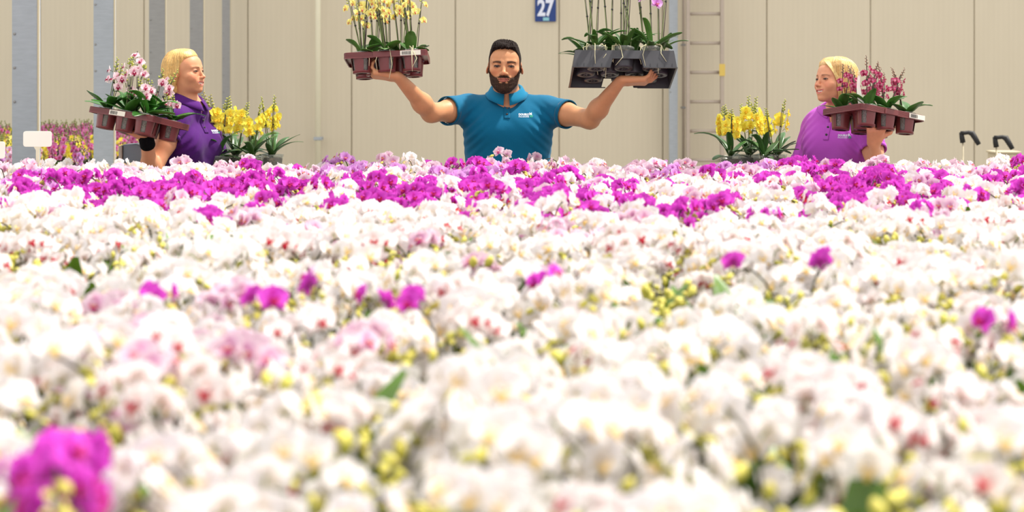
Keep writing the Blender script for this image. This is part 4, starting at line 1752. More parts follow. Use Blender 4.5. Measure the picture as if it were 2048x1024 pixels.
hb = (H.w((0, 0, 0)) - np.array([.095, .125, .15]), H.w((0, 0, 0)) + np.array([.095, .13, .135]), .0024)
hr = (wrR + np.array([-.17, -.08, -.06]), wrR + np.array([.03, .08, .11]), .0038)
hl = (wrL + np.array([-.03, -.08, -.06]), wrL + np.array([.17, .08, .11]), .0038)
z_hi = (np.array([9, 9, 1.28]), np.array([9.1, 9.1, 1.80]), .006)
body = mesh_of(skin, 'body', lo, hi, 0.012, [hb, hr, hl, (np.array([-9, -9, 1.36]), np.array([-8.9, -8.9, 1.6]), .007)], M['skin'], man.root,
               skin_colours(H, (204, 146, 104), (206, 122, 88), (176, 96, 82), (44, 32, 27), beard=True, blush=.45))
eyes(man, H)

# beard: a short fur shell over the jaw
bd = SDF()
H2 = Head(H.p, 0, 0, 0, H.s, True); H2.R = H.R
tmp = SDF(); H2.build(tmp)
bd.ops = tmp.ops + [('u', lambda P: d_cap(P, H.w((0, .028, -.06)), nb, .054, .062), .025)]
def beard_post(P, d):
    x, y, z = H.zones(P)
    m_ = beard_mask(x, y, z) - .0015
    th = .0032 + .0030 * np.clip((-z - .07) / .03, 0, 1)
    n = noise3(P, 900, 1) * .0011 + noise3(P, 330, 5) * .0008
    return np.maximum(d - th - n, -m_ * .8)
bd.post = beard_post
c = H.w((0, -.03, -.065))
mesh_of(bd, 'beard', c - np.array([.09, .085, .085]), c + np.array([.09, .075, .09]), .0024, [], M['fur'], man.root,
        lambda V: (lin((52, 37, 29)) * (1 + .5 * noise3(V, 700, 2))[:, None] + lin((80, 60, 46)) * .25).astype(np.float32), smooth=1, slack=.02)

# short dark hair
def hairline(y, table):
    return np.interp(y, [t[0] for t in table], [t[1] for t in table])

hs = SDF()
tmp = SDF(); H2.skull(tmp)
hs.ops = tmp.ops
def man_hair(P, d):
    x, y, z = H.zones(P)
    hl_ = hairline(y, [(-.10, .088), (-.075, .083), (-.058, .074), (-.046, .055), (-.034, .010), (-.022, -.018), (-.006, -.020), (.004, .018), (.026, .022), (.040, -.03), (.11, -.07)])
    hl_ = hl_ + (.003 * np.sin(x * 260 + 1) + .0025 * np.sin(x * 610)) * (y < -.045) + .004 * (np.abs(x) > .03) * (y < -.05)
    m_ = (z - hl_) * .6 + noise3(P, 500, 4) * .0012
    top = np.clip((z - .045) / .05, 0, 1) * np.clip(1.15 - (np.abs(x) / .072) ** 4, 0.1, 1)
    fr = np.clip((-y - .0) / .07, 0, 1)
    th = .0022 + .0110 * top + .004 * top * fr
    spike = np.abs(np.sin(x * 330 + 2.0 * np.sin(y * 120 + z * 60))) * (.5 + .5 * np.sin(y * 140 + x * 90))
    th = th + top * (.0085 * spike + .002 * noise3(P, 330, 2)) + noise3(P, 800, 2) * .0007
    th = th + .004 * top * np.clip(-x / .05, 0, 1)
    return np.maximum(d - th, -m_)
hs.post = man_hair
c = H.w((0, .012, .045))
mesh_of(hs, 'hair', c - np.array([.10, .125, .14]), c + np.array([.10, .13, .10]), .0026, [], M['fur'], man.root,
        lambda V: (lin((36, 27, 24)) * (1 + .5 * noise3(V, 500, 2))[:, None] + (lin((92, 68, 54)) - lin((36, 27, 24))) * np.clip((.035 - H.loc(V)[:, 2]) / .06, 0, .8)[:, None]).astype(np.float32), smooth=1, slack=.03)

# polo shirt
TEAL = lin((4, 98, 134))
shirt = SDF()
torso(shirt, man, 0, 1.0, .008)
for s in (-1, 1):
    shirt.cap(nb + np.array([s * .04, .015, .012]), (shR if s < 0 else shL) + np.array([0, .0, -.004]), .050, .056, .045)
cuR, cuL = seg(shR, elR, .56), seg(shL, elL, .50)
sleeve(shirt, shR, cuR, .063, .064)
sleeve(shirt, shL, cuL, .063, .064)
NB = np.array([-.006, .010, 1.492])
def shirt_post(P, d, per=man, a=shR, b=shL, nb=nb, H=H, NB=NB):
    q = (P - per.o.astype(np.float32)) @ per.B
    x, y, z = q[:, 0], q[:, 1], q[:, 2]
    f1 = np.exp(-((np.abs(x) - .15) / .05) ** 2 - ((z - 1.33) / .10) ** 2) * .0042 * np.sin((z * 1.0 + np.abs(x) * .9) * 150)
    f2 = .0022 * noise3(P, 22, 3) + .0016 * noise3(P, 48, 9)
    d = d + f1 + f2
    d = np.maximum(d, .84 - z)
    nk = np.sqrt(((x - NB[0]) / .064) ** 2 + ((y - NB[1] + .0) / .066) ** 2) - 1
    hole = np.maximum(nk * .06, -(z - 1.432))
    d = np.maximum(d, -hole)
    # open V of the placket
    v = np.abs(x - NB[0]) - np.clip((z - 1.447) * .36, 0, .03)
    d = np.maximum(d, -np.maximum(np.maximum(v, y + .0), 1.445 - z))
    return d
shirt.post = shirt_post
lo_s = np.array([MANX - .42, 8.56, .82]); hi_s = np.array([MANX + .42, 9.05, 1.56])
mesh_of(shirt, 'polo_shirt', lo_s, hi_s, .0055, [], M['fabric'], man.root,
        lambda V: np.tile(TEAL.astype(np.float32), (len(V), 1)), smooth=1)
shirt_solid = SDF(); shirt_solid.ops = shirt.ops
shirt_solid.post = lambda P, d: d + .0022 * noise3(P, 22, 3) + .0016 * noise3(P, 48, 9)
collar(man, shirt_solid, NB, .060, .062, lin((10, 116, 154)))
placket(man, shirt_solid, -.004, 1.450, 1.392, lin((4, 96, 132)), None)
chest_print(man, shirt_solid, .047, 1.409, .0125)
# folded cuff bands
for nm, cu, sh, r in (('sleeve_cuff', cuR, shR, .0643), ('sleeve_cuff', cuL, shL, .0643)):
    d = nrm(cu - sh)
    A = np.array(Vector(d).to_track_quat('Z', 'Y').to_matrix())
    V, F = lathe([(r - .004, -.020), (r + .0008, -.020), (r + .0012, -.010), (r + .0008, .0005), (r - .0035, .0005), (r - .004, -.018)], 40)
    obj(nm, V, F, M['fabric'], man.root, True, lin((4, 90, 124)), m4(A, cu - np.array(man.root.location)))
lower_body(man)

# ---------------------------------------------------------------- the two women
def strands(H, P, k=40):
    x, y, z = H.zones(P)
    phi = np.arctan2(x, y - .015)
    n = noise3(P, 40, 3)
    return np.sin(phi * k + n * 2.2 + z * 30) * .6 + np.sin(phi * k * 2.3 + n * 3 - z * 20) * .4


def woman(name_label, org, yaw, head_args, shirt_rgb, skin_rgb, nb_l, shR, elR, wrR, shL, elL, wrL, hand_side, hand_d, hand_n, curls,
          tsc, yline, hair_cols, vol, zcut, print_at, logo_size, collar_z, sleeve_t, side_s=1.0, extra=None, spread=.5, dzt=0.0, free_hand=1, thumb_out=.8):
    P = Person('person', name_label, org, yaw, 1.68, head_args)
    H = P.head
    sk = SDF()
    H.build(sk)
    nb = P.p(*nb_l)
    sk.cap(H.w((0, .026, -.06)), nb, .043, .050, .03)
    sk.cap(nb, nb + np.array([0, .01, -.05]), .050, .058, .04)
    torso(sk, P, 0, tsc * .97, -.008, female=True)
    for s, sh in ((-1, shR), (1, shL)):
        sk.cap(nb + np.array([0, .0, -.01]), sh, .042, .042, .04)
    arm(sk, shR, elR, wrR, .044, .035, .0215)
    arm(sk, shL, elL, wrL, .044, .035, .0215)
    legs(sk, P, 0, .98); feet(sk, P, -.002)
    wh = wrR if hand_side == 1 else wrL
    wo = wrL if hand_side == 1 else wrR
    hand(sk, wh, hand_d, hand_n, hand_side, curls=curls, spread=spread, s=.94, thumb_out=thumb_out)
    hand(sk, wo, (0, -.15, -1), (-hand_side * .8, .3, 0), -hand_side, curl=.3, s=.92)
    A = np.array([shR, elR, wrR, shL, elL, wrL, H.w((0, 0, 0)), P.p(0, 0, 1.0)])
    lo = A.min(0) - np.array([.30, .30, 0]); hi = A.max(0) + np.array([.30, .26, 0])
    lo[2] = 0.0; hi[2] = H.p[2] + .16
    hc = H.w((0, 0, 0))
    hb = (hc - np.array([.125, .125, .13]), hc + np.array([.125, .125, .12]), .0024)
    hh = (wh - np.array([.10, .10, .04]), wh + np.array([.10, .10, .17]), .0038)
    mesh_of(sk, 'body', lo, hi, .012, [hb, hh, (np.array([-99, -99, 1.20]), np.array([-98, -98, 1.6]), .008)], M['skin'], P.root,
            skin_colours(H, skin_rgb, (222, 120, 96), (204, 112, 104), (112, 78, 56), blush=.45, make_up=.5, lash=(60, 40, 32)))
    eyes(P, H)
    # teeth: a bent strip behind the lips
    T = SDF()
    zc = -.0575
    zc = -.0600
    pts = [(-.023, -.0755, zc + .005), (-.012, -.0845, zc), (0, -.0875, zc - .0015), (.012, -.0845, zc), (.023, -.0755, zc + .005)]
    for a, b in zip(pts[:-1], pts[1:]):
        H.c(T, a, b, .0042, .0042, .002)
    c = H.w((0, -.083, zc))
    mesh_of(T, 'teeth', c - .035, c + .035, .0018, [], M['teeth'], P.root, (1, 1, 1), slack=.01)
    # hair
    hs = SDF()
    t2 = SDF(); H.skull(t2)
    hs.ops = list(t2.ops)
    vol(H, hs)
    def post(Q, d):
        x, y, z = H.zones(Q)
        yl = np.interp(z, [t[0] for t in yline], [t[1] for t in yline])
        s_ = strands(H, Q)
        m_ = (y - yl) * .8 + .0015 * s_
        top = np.clip((z - .02) / .08, 0, 1)
        th = .010 + .008 * top + .0012 * s_ + .0015 * noise3(Q, 60, 1)
        th = th * np.clip((y - yl) / .06, .05, 1) ** .8
        d = d - th
        cut = (z - zcut(x, y)) + .006 * s_
        # keep the face free: nothing in front of the line
        return np.maximum(np.maximum(d, -m_), -cut)
    hs.post = post
    mesh_of(hs, 'hair', hc - np.array([.16, .16, .21]), hc + np.array([.16, .16, .15]), .0030, [], M['hair'], P.root,
            lambda V: hair_col(H, V, hair_cols), smooth=1, slack=.05)
    rr = random.Random(8)
    g = Geo()
    rows = []
    for k in range(210):
        phi = rr.uniform(-math.pi, math.pi)
        pts = []
        for t in np.linspace(0, 1, 15):
            wob = .05 * math.sin(t * 5 + k)
            if t < .5:
                el = math.radians(80 - 160 * t)
                dv = np.array([math.sin(phi + wob) * math.cos(el), math.cos(phi + wob) * math.cos(el), math.sin(el)])
                pts.append((np.array([0, .02, 0]) + dv * .17, -dv))
            else:
                dv = np.array([math.sin(phi + wob), math.cos(phi + wob), 0])
                pts.append((np.array([0, .02, -(t - .5) * .23]) + dv * .17, -dv))
        rows.append(pts)
    O = np.array([[H.w(p) for p, _ in r_] for r_ in rows], np.float32)
    D = np.array([[H.R @ d_.astype(np.float32) for _, d_ in r_] for r_ in rows], np.float32)
    Q = trace(hs, O.reshape(-1, 3), D.reshape(-1, 3)).reshape(O.shape)
    ok = np.abs(hs(Q.reshape(-1, 3))).reshape(O.shape[:2]) < .003
    seg_d = np.linalg.norm(np.diff(Q, axis=1), axis=2)
    for r_, o_, sd in zip(Q, ok, seg_d):
        n = 0
        while n < len(o_) and o_[n] and (n == 0 or sd[n - 1] < .035):
            n += 1
        if n >= 5:
            V, F = tube(r_[:n] - np.array(P.root.location), np.interp(np.linspace(0, 1, n), [0, .3, 1], [.0012, .0026, .0012]), 5)
            u = rr.random()
            cc = lin(hair_cols[0]) * (1 - u) + lin(hair_cols[1]) * u
            g.add(V, F, cc * rr.uniform(.8, 1.15))
    link('hair_locks', g.mesh('hair_locks', M['hair']), P.root)['kind'] = 'stuff'
    if extra:
        extra(P, H)
    # shirt
    sc = np.array(lin(shirt_rgb))
    st = SDF()
    torso(st, P, 0, tsc, .006, female=True)
    st.ell(nb + np.array([0, .005, -.022]), (.098, .082, .050), .03, P.B)
    for sh in (shR, shL):
        st.cap(nb + np.array([0, 0, -.012]), np.array(sh) + np.array([0, 0, .002]), .040, .050, .04)
    cR, cL = seg(shR, elR, sleeve_t[0]), seg(shL, elL, sleeve_t[1])
    sleeve(st, shR, cR, .056, .060)
    sleeve(st, shL, cL, .056, .060)
    NB = np.array([nb_l[0], nb_l[1], collar_z])
    def spost(Q, d):
        q = (Q - P.o.astype(np.float32)) @ P.B
        x, y, z = q[:, 0], q[:, 1], q[:, 2]
        d = d + .0026 * noise3(Q, 20, 6) + .0016 * noise3(Q, 52, 2)
        d = d + np.exp(-((np.abs(x) - .13) / .05) ** 2 - ((z - 1.30) / .09) ** 2) * .004 * np.sin((z + np.abs(x)) * 140)
        d = np.maximum(d, .84 - z)
        nk = np.sqrt(((x - NB[0]) / .056) ** 2 + ((y - NB[1]) / .058) ** 2) - 1
        d = np.maximum(d, -np.maximum(nk * .05, -(z - (NB[2] - .070))))
        v = np.abs(x - NB[0]) - np.clip((z - (NB[2] - .072)) * .26, 0, .03)
        return np.maximum(d, -np.maximum(np.maximum(v, y), (NB[2] - .078) - z))
    st.post = spost
    lo = np.minimum.reduce([P.p(0, 0, .82) - .30, np.array(shR) - .14, np.array(shL) - .14, cR - .08, cL - .08]); lo[2] = .82
    hi = np.maximum.reduce([P.p(0, 0, .82) + .30, np.array(shR) + .14, np.array(shL) + .14, cR + .08, cL + .08]); hi[2] = collar_z + .08
    mesh_of(st, 'polo_shirt', lo, hi, .0058, [], M['fabric'], P.root, sc, smooth=1)
    so = SDF(); so.ops = st.ops
    so.post = lambda Q, d: d + .0026 * noise3(Q, 20, 6) + .0016 * noise3(Q, 52, 2)
    collar(P, so, NB, .052, .054, np.clip(sc * 1.05, 0, 1), s=.85)
    placket(P, so, NB[0], NB[2] - .060, NB[2] - .135, sc * .96, None, w=.012)
    chest_print(P, so, print_at[0], print_at[1], logo_size)
    for cu, sh in ((cR, shR), (cL, shL)):
        d = nrm(cu - sh); r = .0602
        V, F = lathe([(r - .004, -.018), (r + .0008, -.018), (r + .0012, -.010), (r + .0008, .0005), (r - .0035, .0005), (r - .004, -.016)], 36)
        obj('sleeve_cuff', V, F, M['fabric'], P.root, True, sc * .94, m4(np.array(Vector(d).to_track_quat('Z', 'Y').to_matrix()), cu - np.array(P.root.location)))
    lower_body(P, True)
    return P


def hair_col(H, V, cols):
    s_ = strands(H, V)
    x, y, z = H.zones(V)
    a, b, c = [lin(q) for q in cols]
    t = np.clip(.5 + .5 * s_, 0, 1)[:, None]
    C = a * (1 - t) + b * t
    r = np.clip((z - .085) / .03, 0, 1)[:, None] * np.clip(.5 - s_, 0, 1)[:, None] * .4
    r = r + (np.clip((-y - .045) / .02, 0, 1) * np.clip((z - .05) / .02, 0, 1))[:, None] * .5 * np.clip(.6 - s_, 0, 1)[:, None]
    return (C * (1 - r) + c * r).astype(np.float32)


# woman on the left, in dark purple, seen in profile
LY_ = 8.86
lw_org = (W(374, 200, LY_)[0], LY_, 0)
def vol_l(H, s):
    H.e(s, (0, .042, -.005), (.074, .068, .085), .02)
    for q in (-1, 1):
        H.e(s, (q * .056, .030, -.045), (.024, .050, .062), .02)
wl = woman('blonde woman in a dark purple polo shirt holding the tray of pink and white orchids', lw_org, math.radians(62),
           dict(pos=W(371, 144, 8.84), yaw=math.radians(68), pitch=math.radians(-3), roll=0, s=.88, male=False, smile=1.0),
           (78, 26, 108), (214, 150, 112), (0, -.012, 1.435),
           W(351, 240, 8.74), W(303, 350, 8.62), W(292, 276, 8.48), W(412, 240, 8.98), lw_org + np.array([.13, .16, 1.09]), lw_org + np.array([.16, .10, .86]), 1,
           (-.90, .05, .36), (.25, .05, 1), [.45, .5, .6, .6], .93,
           [(-.2, .030), (-.12, .028), (-.05, .018), (-.018, .002), (.010, -.004), (.043, -.016), (.064, -.030), (.074, -.060), (.085, -.074), (.12, -.10)],
           ((236, 196, 124), (206, 160, 92), (116, 84, 58)), vol_l, lambda x, y: -.105 + .20 * np.clip(.03 - y, 0, .1) , (.035, 1.335), .0115, 1.462, (.34, .55))
# wristband
d = nrm(W(292, 276, 8.48) - W(309, 348, 8.62))
c = W(292, 276, 8.48) - d * .012
V, F = lathe([(.024, -.036), (.0310, -.036), (.0330, -.030), (.0325, 0.0), (.0310, .026), (.0292, .034), (.023, .034)], 30)
o = obj('wristband', V, F, M['wristband'], wl.root, True, mtx=m4(np.array(Vector(d).to_track_quat('Z', 'Y').to_matrix()), c - np.array(wl.root.location)))
o['label'] = 'black towelling wristband'

# woman on the right, in bright purple
RY_ = 8.86
rw_org = (W(1682, 200, RY_)[0], RY_, 0)
def vol_r(H, s):
    H.e(s, (0, .042, .010), (.078, .072, .080), .02)
    H.e(s, (0, .055, -.040), (.070, .052, .088), .02)
    for q in (-1, 1):
        H.e(s, (q * .058, .028, -.050), (.022, .040, .075), .02)
        H.e(s, (q * .046, .004, .056), (.030, .044, .034), .02)
def locks(P, H):
    rr = random.Random(4)
    g = Geo()
    for k in range(26):
        o_ = rr.uniform(-1, 1)
        s = 1
        pts = [(s * (.018 + .006 * o_), -.070 + .01 * o_, .092), (s * (.048 + .004 * o_), -.066 + .012 * o_, .066), (s * .064, -.044 + .012 * o_, .030), (s * (.0715), -.026 + .012 * o_, -.010),
               (s * (.069 + .003 * o_), -.010 + .016 * o_, -.055), (s * (.058 + .004 * o_), .006 + .018 * o_, -.100 - rr.uniform(0, .02))]
        P3 = np.array([H.w((p[0], p[1], p[2])) for p in pts])
        t = np.linspace(0, 1, 14)
        Q = np.stack([np.interp(t, np.linspace(0, 1, 6), P3[:, a]) for a in range(3)], 1)
        for _ in range(2):
            Q[1:-1] = (Q[:-2] + 2 * Q[1:-1] + Q[2:]) / 4
        V, F = tube(Q - np.array(P.root.location), np.interp(t, [0, .2, .7, 1], [.0012, .0024, .0022, .0006]), 5)
        cc = lin((240, 202, 132)) * rr.uniform(.7, 1.1)
        g.add(V, F, cc)
    o = link('hair_lock', g.mesh('hair_lock', M['hair']), P.root)
    o['label'] = 'loose blonde lock falling over the cheek'
wr_ = woman('laughing blonde woman in a bright purple polo shirt holding the tray of crimson orchids', rw_org, math.radians(-34),
            dict(pos=W(1668, 161, 8.80), yaw=math.radians(-60), pitch=math.radians(-5), roll=math.radians(-3), s=.90, male=False, smile=1.15),
            (186, 84, 194), (224, 160, 122), (-.012, .0, 1.405),
            W(1630, 257, 8.98), rw_org + np.array([-.20, .08, 1.06]), rw_org + np.array([-.10, -.05, .88]), W(1738, 254, 8.74), W(1756, 360, 8.60), W(1748, 286, 8.48), -1,
            (-.02, -.74, .67), (0, .67, .74), [.22, .25, .25, .22], 1.06,
            [(-.2, .045), (-.09, .040), (-.05, .018), (-.022, -.012), (.010, -.029), (.058, -.046), (.070, -.072), (.085, -.086), (.12, -.10)],
            ((244, 208, 140), (216, 172, 106), (150, 112, 74)), vol_r, lambda x, y: -.125 + .10 * np.clip(.03 - y, 0, .1), (.045, 1.318), .0125, 1.432, (.55, .45), extra=locks, spread=1.15, thumb_out=1.1)

# ---------------------------------------------------------------- trays and the plants in them
def tilt_frame(local, world, psi, al, be):
    n = nrm((-al, -be, 1))
    x = nrm((math.cos(psi), math.sin(psi), al * math.cos(psi) + be * math.sin(psi)))
    y = np.cross(n, x)
    R = np.stack([x, y, n], 1)
    return m4(R, np.array(world) - R @ np.array(local, float))


def filled_plate(outline, holes, z, th, name):
    c = bpy.data.curves.new('plate', 'CURVE')
    c.dimensions = '2D'; c.fill_mode = 'BOTH'; c.extrude = th / 2
    def sp(pts):
        s = c.splines.new('POLY'); s.points.add(len(pts) - 1)
        for p, q in zip(s.points, pts):
            p.co = (q[0], q[1], 0, 1)
        s.use_cyclic_u = True
    sp(outline)
    for hx, hy, r in holes:
        sp([(hx + r * math.cos(a), hy + r * math.sin(a)) for a in np.linspace(0, 2 * math.pi, 19)[:-1]])
    o = bpy.data.objects.new('plate', c); COL.objects.link(o)
    me = bpy.data.meshes.new_from_object(o.evaluated_get(bpy.context.evaluated_depsgraph_get()))
    V = np.zeros(len(me.vertices) * 3, np.float32); me.vertices.foreach_get('co', V); V = V.reshape(-1, 3)
    V = V + np.array([0, 0, z])
    me.calc_loop_triangles()
    F = np.array([tuple(t.vertices) + (t.vertices[2],) for t in me.loop_triangles])
    bpy.data.objects.remove(o); bpy.data.curves.remove(c); bpy.data.meshes.remove(me)
    return V, F


TA, TB = .176, .132
CUPS = [(-.106, -.082, 'front row', 'left end'), (0, -.082, 'front row', 'middle'), (.106, -.082, 'front row', 'right end'),
        (-.056, 0, 'middle row', 'left'), (.056, 0, 'middle row', 'right'),
        (-.106, .082, 'back row', 'left end'), (0, .082, 'back row', 'middle'), (.106, .082, 'back row', 'right end')]


def octo(a, b, c, n=3):
    pts = []
    for sx, sy, f in ((1, -1, 0), (1, 1, 1), (-1, 1, 0), (-1, -1, 1)):
        p1, p2 = (sx * (a - c), sy * b), (sx * a, sy * (b - c))
        q = [p1, p2] if f == 0 else [p2, p1]
        if (sx, sy) == (1, -1): q = [p1, p2]
        if (sx, sy) == (1, 1): q = [p2, p1]
        if (sx, sy) == (-1, 1): q = [p1, p2]
        if (sx, sy) == (-1, -1): q = [p2, p1]
        for t in np.linspace(0, 1, n):
            r = .28 * c * math.sin(t * math.pi)
            pts.append((q[0][0] + (q[1][0] - q[0][0]) * t + sx * r, q[0][1] + (q[1][1] - q[0][1]) * t + sy * r))
    return pts


def cup_geo():
    g = Geo()
    r0, r1, z0, z1 = .0450, .0365, .016, -.058
    n = 32
    for q in range(4):
        a0 = q * math.pi / 2 + math.radians(-12) - math.pi / 2
        aa = a0 + np.linspace(-math.radians(30), math.radians(30), 9)
        V = []
        for t in (0, .33, .66, 1):
            r = r0 + (r1 - r0) * t
            V += [((r) * math.cos(a), (r) * math.sin(a), z0 + (z1 - z0) * t) for a in aa]
        V = np.array(V)
        g.add(V, grid_faces(3, 8))
    V, F = lathe([(r0 + .001, z0), (r0 + .001, z0 - .012), (r0 - .001, z0 - .012), (r0 - .001, z0)], n)
    g.add(V, F)
    V, F = lathe([(r1 + .001, z1 + .010), (r1 + .001, z1), (r1 - .012, z1 - .002), (r1 - .012, z1), (r1 - .002, z1 + .003)], n)
    g.add(V, F)
    return g


CUP_ME = cup_geo().mesh('cup', M['maroon'])
PLATE = filled_plate(octo(TA - .002, TB - .002, .022), [(c_[0], c_[1], .0445) for c_ in CUPS], .014, .003, 'deck')
PLATE_ME = Geo().add(*PLATE).mesh('deck', M['maroon'], False)


def rim_geo(a, b, c, prof):
    out = octo(a, b, c, 4)
    n = len(out)
    V = []
    for off, z in prof:
        for (x, y) in octo(a + off, b + off, c, 4):
            V.append((x, y, z))
    return np.array(V), grid_faces(len(prof) - 1, n, True)


prof = [(0.0, .000), (.004, .000), (.004, .003)]
for k in range(5):
    z = .003 + k * .0042
    prof += [(.0042, z), (.0042, z + .0028), (.0026, z + .0032), (.0026, z + .0040)]
prof += [(.004, .0245), (.003, .026), (0, .026), (0, .000)]
RIM = rim_geo(TA - .004, TB - .004, .022, prof)
RIM_ME = Geo().add(*RIM).mesh('rim', M['maroon'], False)


def maroon_tray(label, A, label_x=.075, sticker=True, side_sticker=False):
    r = root('plant_tray', None, label, 'tray', None, A)
    link('rim', RIM_ME, r)
    link('deck', PLATE_ME, r)
    for x, y, _, _ in CUPS:
        link('cup', CUP_ME, r, m4(np.eye(3), (x, y, 0)))
    # recessed grip in the long sides
    for s in (-1, 1):
        obj('grip_panel', *box((-.052, s * (TB + .0015) - .0015, .001), (.020, s * (TB + .0015) + .0015, .0215)), M['maroon'], r, bevel=.0008)
    if sticker:
        o = obj('paper_label', *box((label_x - .043, -TB - .0035, .003), (label_x + .043, -TB - .0005, .0235)), M['paper'], r)
        o['label'] = 'pale paper label stuck on the rim'
        g = Geo()
        x = label_x - .036
        rr = random.Random(int(abs(label_x) * 1000))
        while x < label_x + .002:
            w = rr.choice((.0008, .0014, .0022))
            g.add(*box((x, -TB - .0040, .006), (x + w, -TB - .0036, .020)))
            x += w + rr.choice((.001, .0016))
        link('bar_code', g.mesh('bar_code', M['darkplastic'], False), r)
    return r


def black_tray(label, A):
    r = root('plant_tray', None, label, 'tray', None, A)
    a0, b0, a1, b1, z0, z1 = .207, .140, .217, .150, .0, -.076
    cups = [(-.118 + .118 * i, -.088, 'front row', ('left end', 'middle', 'right end')[i]) for i in range(3)]
    cups += [(-.156 + .104 * i, 0, 'middle row', ('far left', 'centre left', 'centre right', 'far right')[i]) for i in range(4)]
    cups += [(-.118 + .118 * i, .088, 'back row', ('left end', 'middle', 'right end')[i]) for i in range(3)]
    V, F = filled_plate([(-a0, -b0), (a0, -b0), (a0, b0), (-a0, b0)], [(c[0], c[1], .046) for c in cups], -.001, .003, 'deck')
    obj('deck', V, F, M['blacktray'], r)
    def at(t, a, b):
        return a + (b - a) * t
    def wall(name, fn, notch):
        # fn(u, t): u along -1..1, t down 0..1
        us = [-1, -.28, -.20, .28, .36, 1] if notch else [-1, 1]
        V, F = [], []
        def quad(p):
            k = len(V); V.extend(fn(u, t) for u, t in p); F.append((k, k + 1, k + 2, k + 3))
        if notch:
            quad([(-1, 0), (-1, 1), (-.28, 1), (-.20, 0)])
            quad([(.28, 0), (.36, 1), (1, 1), (1, 0)])
            quad([(-.20, 0), (-.245, .5), (.325, .5), (.28, 0)])
            quad([(-1, 1), (-1, 1.0), (-.28, 1), (-.28, 1)])
        else:
            quad([(-1, 0), (-1, 1), (1, 1), (1, 0)])
        o = obj(name, np.array(V), np.array(F), M['blacktray'], r)
        md = o.modifiers.new('thick', 'SOLIDIFY'); md.thickness = .003; md.offset = 0
    wall('side_wall', lambda u, t: (u * at(t, a0, a1), -at(t, b0, b1), at(t, z0, z1)), True)
    wall('side_wall', lambda u, t: (-u * at(t, a0, a1), at(t, b0, b1), at(t, z0, z1)), True)
    wall('end_wall', lambda u, t: (at(t, a0, a1), u * at(t, b0, b1), at(t, z0, z1)), False)
    wall('end_wall', lambda u, t: (-at(t, a0, a1), -u * at(t, b0, b1), at(t, z0, z1)), False)
    rib = Geo().add(*prism([(0, 0), (-.0012, -.016), (.0012, -.016)], -.002, .002, 'y')).mesh('rib', M['blacktray'], False)
    for s in (-1, 1):
        for u in (-.93, -.80, -.62, -.45, .50, .64, .78, .93):
            link('rib', rib, r, m4(np.eye(3), (u * .214, s * (b1 + .0005), z1 + .017)))
        obj('foot_flange', *box((-a1 - .004, s * b1 - .0035, z1 - .003), (-.28 * a1, s * b1 + .0035, z1)), M['blacktray'], r)
        obj('foot_flange', *box((.36 * a1, s * b1 - .0035, z1 - .003), (a1 + .004, s * b1 + .0035, z1)), M['blacktray'], r)
        obj('foot_flange', *box((s * (a1) - .0035, -b1, z1 - .003), (s * a1 + .0035, b1, z1)), M['blacktray'], r)
    g = Geo()
    V, F = lathe([(.0465, -.001), (.040, -.060), (.038, -.066), (.020, -.066), (.020, -.062), (.036, -.061)], 24)
    g.add(V, F)
    for q in range(3):
        a = q * math.pi / 3
        V, F = box((-.021, -.002, -.0655), (.021, .002, -.0625))
        g.add(V, F, (1, 1, 1), 0, m4(rot_xyz(0, 0, a), (0, 0, 0)))
    cm = g.mesh('cup', M['blacktray'])
    for x, y, _, _ in cups:
        link('cup', cm, r, m4(np.eye(3), (x, y, 0)))
    return r, cups


HP = {}
def hero_pot(rt, rb, h):
    k = (rt, rb, h)
    if k not in HP:
        V, F = pot_geo(rt, rb, h, .002, 24)
        p = Geo().add(V, F).mesh('pot', M['pot'])
        V, F = lathe([(.0005, .004), (rb - .003, .004), (rt - .005, h * .80), (rt - .012, h * .84), (.0005, h * .86)], 20)
        V = V + np.stack([0 * V[:, 0], 0 * V[:, 0], .002 * np.sin(V[:, 0] * 900) * (V[:, 2] > h * .5)], 1)
        HP[k] = (p, Geo().add(V, F).mesh('bark_mix', M['bark']))
    return HP[k]


STAKE_COL = lin((58, 48, 40))
FLH = {}
LFH = {}


